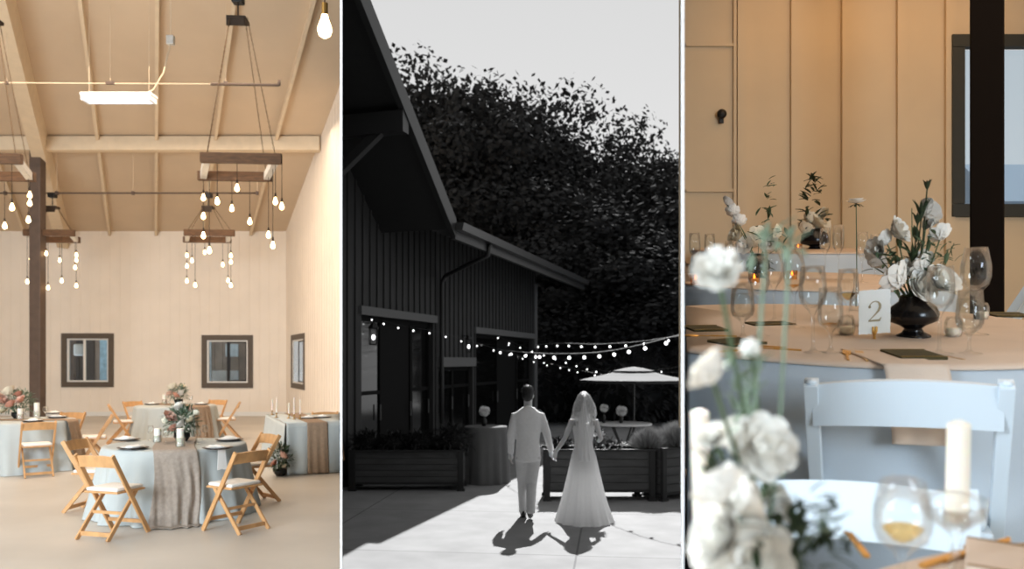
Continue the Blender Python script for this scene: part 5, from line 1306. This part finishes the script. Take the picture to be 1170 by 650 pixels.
# votives
for x, y, lab in ((1089, 386, 'glass votive candle between the vase and the right water goblet'), (967, 384, 'glass votive candle left of the number card'), (1121, 366, 'glass votive candle far right on the number 2 table')):
    r = thing('votive_candle', lab, 'candle', TP(x, y)+Vector((0, 0, .001)), 0, 'votive candles on the number 2 table', ROTF)
    m = MB(); m.lathe([(0, 0), (.022, 0), (.028, .02), (.027, .05), (.020, .066), (.019, .066), (.025, .05), (.026, .02), (.02, .003), (0, .003)], n=20); obj('glass', m, 'clear_glass', r, smooth=True)
    m = MB(); m.lathe([(0, .004), (.019, .004), (.024, .018), (.024, .030), (0, .030)], n=20); obj('wax', m, 'candle', r, smooth=True)
# cutlery
def fork(label, p, rz, s=1.0):
    r = thing('fork', label, 'fork', p+Vector((0, 0, .003)), 0, 'gold forks on the number 2 table', trot(rz, up=False))
    m = MB(); m.bar((0, -.10*s, .004), (0, .03*s, .004), .006, .003); m.bar((0, .03*s, .004), (0, .05*s, .003), .014, .003)
    m.box((0, .055*s, .004), (.021, .014, .0025)); 
    for k in (-1.5, -.5, .5, 1.5): m.bar((k*.0055, .060*s, .004), (k*.0055, .095*s, .008), .003, .0025)
    obj('body', m, 'gold', r); return r
fork('gold fork nearest the dark napkin of the number 2 place', TP(993, 413)+Vector((0, .04, .0066)), -.25, .75); fork('gold fork left of the other one at the number 2 place', TP(975, 412)+Vector((0, .04, .0066)), -.35, .75)
def knife(label, p, rz, kind='knife', L_=.2, grp='gold knives'):
    r = thing(kind, label, kind, p+Vector((0, 0, .003)), 0, None, trot(rz, up=False))
    m = MB(); m.bar((0, -L_/2, .004), (0, 0, .004), .009, .005, bev=0); obj('handle', m, 'gold', r)
    m = MB()
    if kind == 'knife': m.hexa([(-.004, 0, .003), (.004, 0, .003), (.007, L_*.42, .003), (-.004, L_*.5, .003), (-.004, 0, .0055), (.004, 0, .0055), (.007, L_*.42, .0045), (-.004, L_*.5, .0045)])
    else: m.bar((0, 0, .004), (0, L_*.3, .004), .005, .003); m.ball((0, L_*.4, .004), (.018, .028, .004), 12, 6)
    obj('blade' if kind == 'knife' else 'bowl', m, 'gold', r); return r
knife('gold knife right of the dark napkin at the number 2 place', TP(1088, 411)+Vector((0, .02, 0)), .35, L_=.10)
knife('gold knife lying nearly flat to the left of the forks', TP(884, 401), 1.15, L_=.15); knife('gold spoon beside the left gold knife', TP(868, 398), 1.2, 'spoon', .15)
knife('gold knife in front of the left dark napkin', TP(842, 403), -1.2, L_=.16); knife('gold spoon at the far left place setting', TP(812, 386), 1.45, 'spoon', .16)
# napkins
def slab(label, p, rz, wx, wy, matn, th=.008, name='napkin', grp=None):
    r = thing(name, label, 'napkin', p+Vector((0, 0, .004)), 0, grp, trot(rz, up=False))
    m = MB(); m.box((0, 0, th/2), (wx, wy, th), bev=.003); obj('folded_cloth', m, matn, r)
    m = MB(); m.box((0, -wy/2+.003, th+.0008), (wx*.98, .004, .0012)); m.box((0, wy/2-.003, th+.0008), (wx*.98, .004, .0012)); obj('gold_edge', m, 'gold_rim', r); return r
slab('dark olive napkin lying over the beige hanging napkin', TP(1043, 409), 0, .125, .13, 'dark_napkin', .010)
slab('dark olive napkin with gold edge at the left place setting', TP(842, 394), .5, .13, .12, 'dark_napkin')
slab('dark folded napkin at the left partition', TP(806, 378), .1, .12, .12, 'dark_napkin'); 
slab('dark napkin at the far right of the number 2 table', TP(1152, 362), -.1, .14, .12, 'dark_napkin')
slab('dark napkin behind the glasses on the back left of the number 2 table', TP(880, 372), .2, .16, .08, 'dark_napkin', .006)
# beige napkin hanging over the edge
m = MB(); Xn, wn = (1037-PX)/F*2.12, .152
def fn(u, v):
    x = Xn+(v-.5)*wn; Ye = 2.92-math.sqrt(.82**2-(x-1.13)**2)
    if u < .4: Y = Ye+.24*(1-u/.4)-.008; return (x, Y, ztab(Y)+.0075)
    t_ = (u-.4)/.6; return (x+.004*math.sin(t_*9), Ye-.034-.045*t_-.004*math.sin(v*14)*t_, ztab(Ye)+.004-.195*t_)
m.grid(fn, 40, 14); o = obj('hanging_napkin', m, 'cloth_beige_warm_lit', smooth=True, solid=.003); tag(o, 'beige gauze napkin hanging over the edge behind the white chair', 'napkin')
# chairs
folding_chair('folding_chair', 'white folding chair at the number 2 table, its back toward the viewer', 'chair', 'white_resin', 'white_resin', ((1034-PX)/F*1.9+.10, 2.12, zfl(1.9)-.03), -.43, None, w_=.405, white=True)
NZ = -.12
folding_chair('folding_chair', 'white folding chair facing the closest table, lower and closer than the other', 'chair', 'white_resin', 'white_resin', ((968-PX)/F*1.56-.09, 1.35, zfl(1.56)+NZ-.04), PI-.40, None, w_=.40, white=True)
for x, Y, rz, lab in ((1160, 4.3, 1.15, 'white chair seen at an angle right of the dark post'), (1128, 4.6, .95, 'white chair seen at an angle at the foot of the dark post')):
    folding_chair('folding_chair', lab, 'chair', 'white_resin', 'white_resin', ((x-PX)/F*Y, Y, zfl(Y)), rz, None, w_=.42, white=True)
# far arrangements
centre('black bowl of cream flowers with a tall dark sprig on the farthest table', 931, 285, .24,
    [(920, 262, 9, 'rose', C_, 0), (934, 256, 10, 'rose', C_, 0), (945, 262, 8, 'rose', C_, 0), (926, 250, 7, 'rose', C_, 0), (940, 246, 7, 'rose', C_, 0)],
    [(931, 205, 8, 5, 12), (928, 222, 10, 8, 12), (938, 218, 8, 7, 10), (932, 240, 14, 12, 12), (930, 256, 14, 16, 10)], True, 31, vw=.12, vh=.19, lf='leaf_dark', yspread=.03)
centre('loose white flowers with a tall bud stem on the second table back', 866, 318, .365,
    [(842, 268, 10, 'rose', C_, 0), (852, 280, 9, 'rose', W, 0), (866, 272, 11, 'rose', C_, 0), (880, 280, 9, 'rose', W, 0), (846, 252, 7, 'rose', W, 0), (838, 240, 7, 'rose', W, 0), (890, 268, 8, 'rose', C_, 0), (833, 230, 6, 'rose', W, 0)],
    [(882, 212, 6, 6, 9), (874, 250, 10, 10, 12), (866, 285, 20, 22, 13), (890, 280, 10, 10, 12), (880, 228, 5, 3, 8)], True, 33, vw=.075, vh=.16, yspread=.03)
# amber glowing votives on the far tables
for x, y, hh, lab in ((912, 287, .24, 'left one by the black bowl'), (905, 320, .365, 'beside the loose white flowers'), (795, 325, .365, 'at the left partition'), (862, 324, .365, 'left of the loose white flowers')):
    r = thing('amber_votive', 'lit amber glass votive on the far tables, %s' % lab, 'candle', TP(x, y, hh), 0, None, ROTF)
    m = MB(); m.lathe([(0, 0), (.03, 0), (.035, .06), (.034, .06), (.029, .003), (0, .003)], n=16); obj('glass', m, 'amber_wine', r, smooth=True)
    m = MB(); m.lathe([(0, .004), (.024, .004), (.026, .03), (0, .03)], n=12); obj('wax', m, 'candle', r)
    m = MB(); m.lathe([(0, .03), (.007, .038), (.005, .05), (0, .06)], n=8); obj('flame', m, mat('flame', 'ffb050', .5, emit='ff9a3c', estr=9), r)
# ---- closest table: everything low and out of focus
HN = .485
CG = 'glasses on the closest table'
gl_ = goblet('wine_glass', 'out-of-focus wine glass with amber wine on the closest table', TP(1030, 716, HN)+Vector((0, 0, .003)), .178, .033, (.30, 'amber_wine'), CG, trot(), .5, n=28, flare=.78)
p = TP(1088, 672, HN); cg = thing('coupe_glass', 'wide shallow coupe glass before the tall candle on the closest table', 'glass', p, 0, CG, ROTF)
m = MB(); m.lathe([(0, 0), (.032, 0), (.033, .003), (.008, .008), (.004, .02), (.004, .075), (.012, .082), (.036, .100), (.042, .122), (.041, .122), (.034, .102), (.010, .085), (0, .084)], n=28); obj('bowl', m, 'clear_glass', cg, smooth=True)
p = TP(1092, 648, HN); tcn = thing('tall_candle', 'tall white candle in a glass holder behind the coupe glass', 'candle', p, 0, None, ROTF)
s_ = F/p.y; m = MB(); m.lathe([(0, .07), (12.5/s_, .07), (12/s_, 168/s_), (5/s_, 172/s_), (0, 170/s_)], n=20); obj('wax', m, 'candle', tcn, smooth=False)
m = MB(); m.lathe([(0, 0), (.030, 0), (.031, .004), (.006, .012), (.006, .05), (.018, .062), (.019, .085), (.017, .085), (.0165, .066), (0, .062)], n=24); obj('glass_holder', m, 'clear_glass', tcn, smooth=True)
knife('gold knife at the lower right of the closest table', TP(1118, 634, HN)+Vector((0, 0, .003)), -1.05, L_=.17); knife('gold spoon beside the lower right gold knife', TP(1090, 642, HN)+Vector((0, 0, .003)), -1.05, 'spoon', .15)
slab('pinkish folded napkin at the bottom right corner of the closest table', TP(1158, 650, HN), -.5, .12, .12, 'cloth_beige_warm_lit', .012)
knife('gold-handled knife standing end-on near the wine glass on the closest table', TP(978, 628, HN)+Vector((0, 0, .003)), -.1, L_=.10)
# big blurred flowers at lower left
p0 = TP(868, 745, HN); nf = thing('flower_arrangement', 'large blurred white flowers and leaves filling the lower left of the dining corner', 'flowers', p0)
m = MB(); m.lathe([(0, 0), (.04, 0), (.045, .01), (.055, .05), (.05, .08), (.03, .095), (.028, .095), (0, .05)], n=24); obj('vase', m, 'black_glaze', nf, smooth=True)
rr = random.Random(17)
def nearp(x, y, Y): return at(x, y, Y)-p0
BL_ = [(820, 310, 24, .78), (811, 424, 26, .76), (869, 512, 33, .84), (840, 566, 34, .80), (822, 612, 36, .76), (858, 634, 40, .80), (814, 500, 16, .82), (822, 560, 26, .74), (858, 398, 10, .85), (886, 576, 20, .86), (842, 498, 22, .88)]
for (x, y, rp, Y) in BL_:
    q = nearp(x, y, Y); blossom(nf, 'rose', W, q, rp/F*Y*1.0, (1.1+rr.uniform(-.4, .4), rr.uniform(-.5, .5), rr.uniform(0, 6)), seed=int(x) % 3)
    m = MB(); b0_ = Vector((q.x*.1, q.y*.1, .07)); m.tube([b0_, b0_.lerp(q, .5)+Vector((.01, 0, .012)), q], .0022, 5); obj('stem', m, 'leaf_green', nf)
m = MB(); m2 = MB()
for (x, y, n_, sp, ln, Y, mm) in ((915, 590, 26, 30, 26, .86, m2), (900, 630, 26, 40, 30, .8, m2), (852, 432, 22, 22, 24, .84, m), (880, 600, 26, 34, 30, .82, m2), (925, 612, 26, 26, 26, .84, m2), (940, 600, 10, 16, 22, .84, m), (850, 470, 12, 22, 22, .84, m), (812, 530, 20, 18, 24, .82, m2), (872, 275, 10, 16, 26, .86, m), (900, 275, 6, 10, 22, .88, m), (875, 540, 12, 24, 24, .86, m), (850, 600, 24, 30, 30, .84, m2), (960, 620, 8, 12, 18, .84, m2)):
    for _ in range(n_):
        q = nearp(x+rr.uniform(-sp, sp), y+rr.uniform(-sp, sp), Y+rr.uniform(-.02, .03))
        if q.x+p0.x < .2053*(q.y+p0.y)+.015: continue
        leaf(mm, q, (rr.uniform(-.4, 1), rr.uniform(-.5, .5), rr.uniform(-.6, 1)), ln/F*Y*rr.uniform(.7, 1.2), ln*.38/F*Y)
obj('foliage', m, 'leaf_sage', nf); obj('foliage', m2, 'leaf_dark', nf)
for pts in (((868, 700), (860, 500), (874, 300)), ((868, 700), (862, 560), (852, 440)), ((868, 700), (890, 640), (925, 612)), ((868, 700), (890, 500), (902, 285))):
    m = MB(); m.tube([nearp(x, y, .86 if i else .84) for i, (x, y) in enumerate(pts)], .002, 5); obj('stem', m, 'leaf_sage', nf)
# left taper candle close by
p = TP(806, 700, HN); lc = thing('taper_candle', 'blurred white candle among the near flowers at the left partition', 'candle', p, 0, None, ROTF)
s_ = F/p.y; m = MB(); m.lathe([(0, .01), (11/s_, .01), (10/s_, 235/s_), (4/s_, 238/s_), (0, 237/s_)], n=18); obj('wax', m, 'candle', lc)
m = MB(); m.lathe([(0, 0), (.03, 0), (.03, .004), (.014, .010), (.013, .03), (.011, .03), (.011, .008), (0, .008)], n=20); obj('glass_holder', m, 'clear_glass', lc, smooth=True)
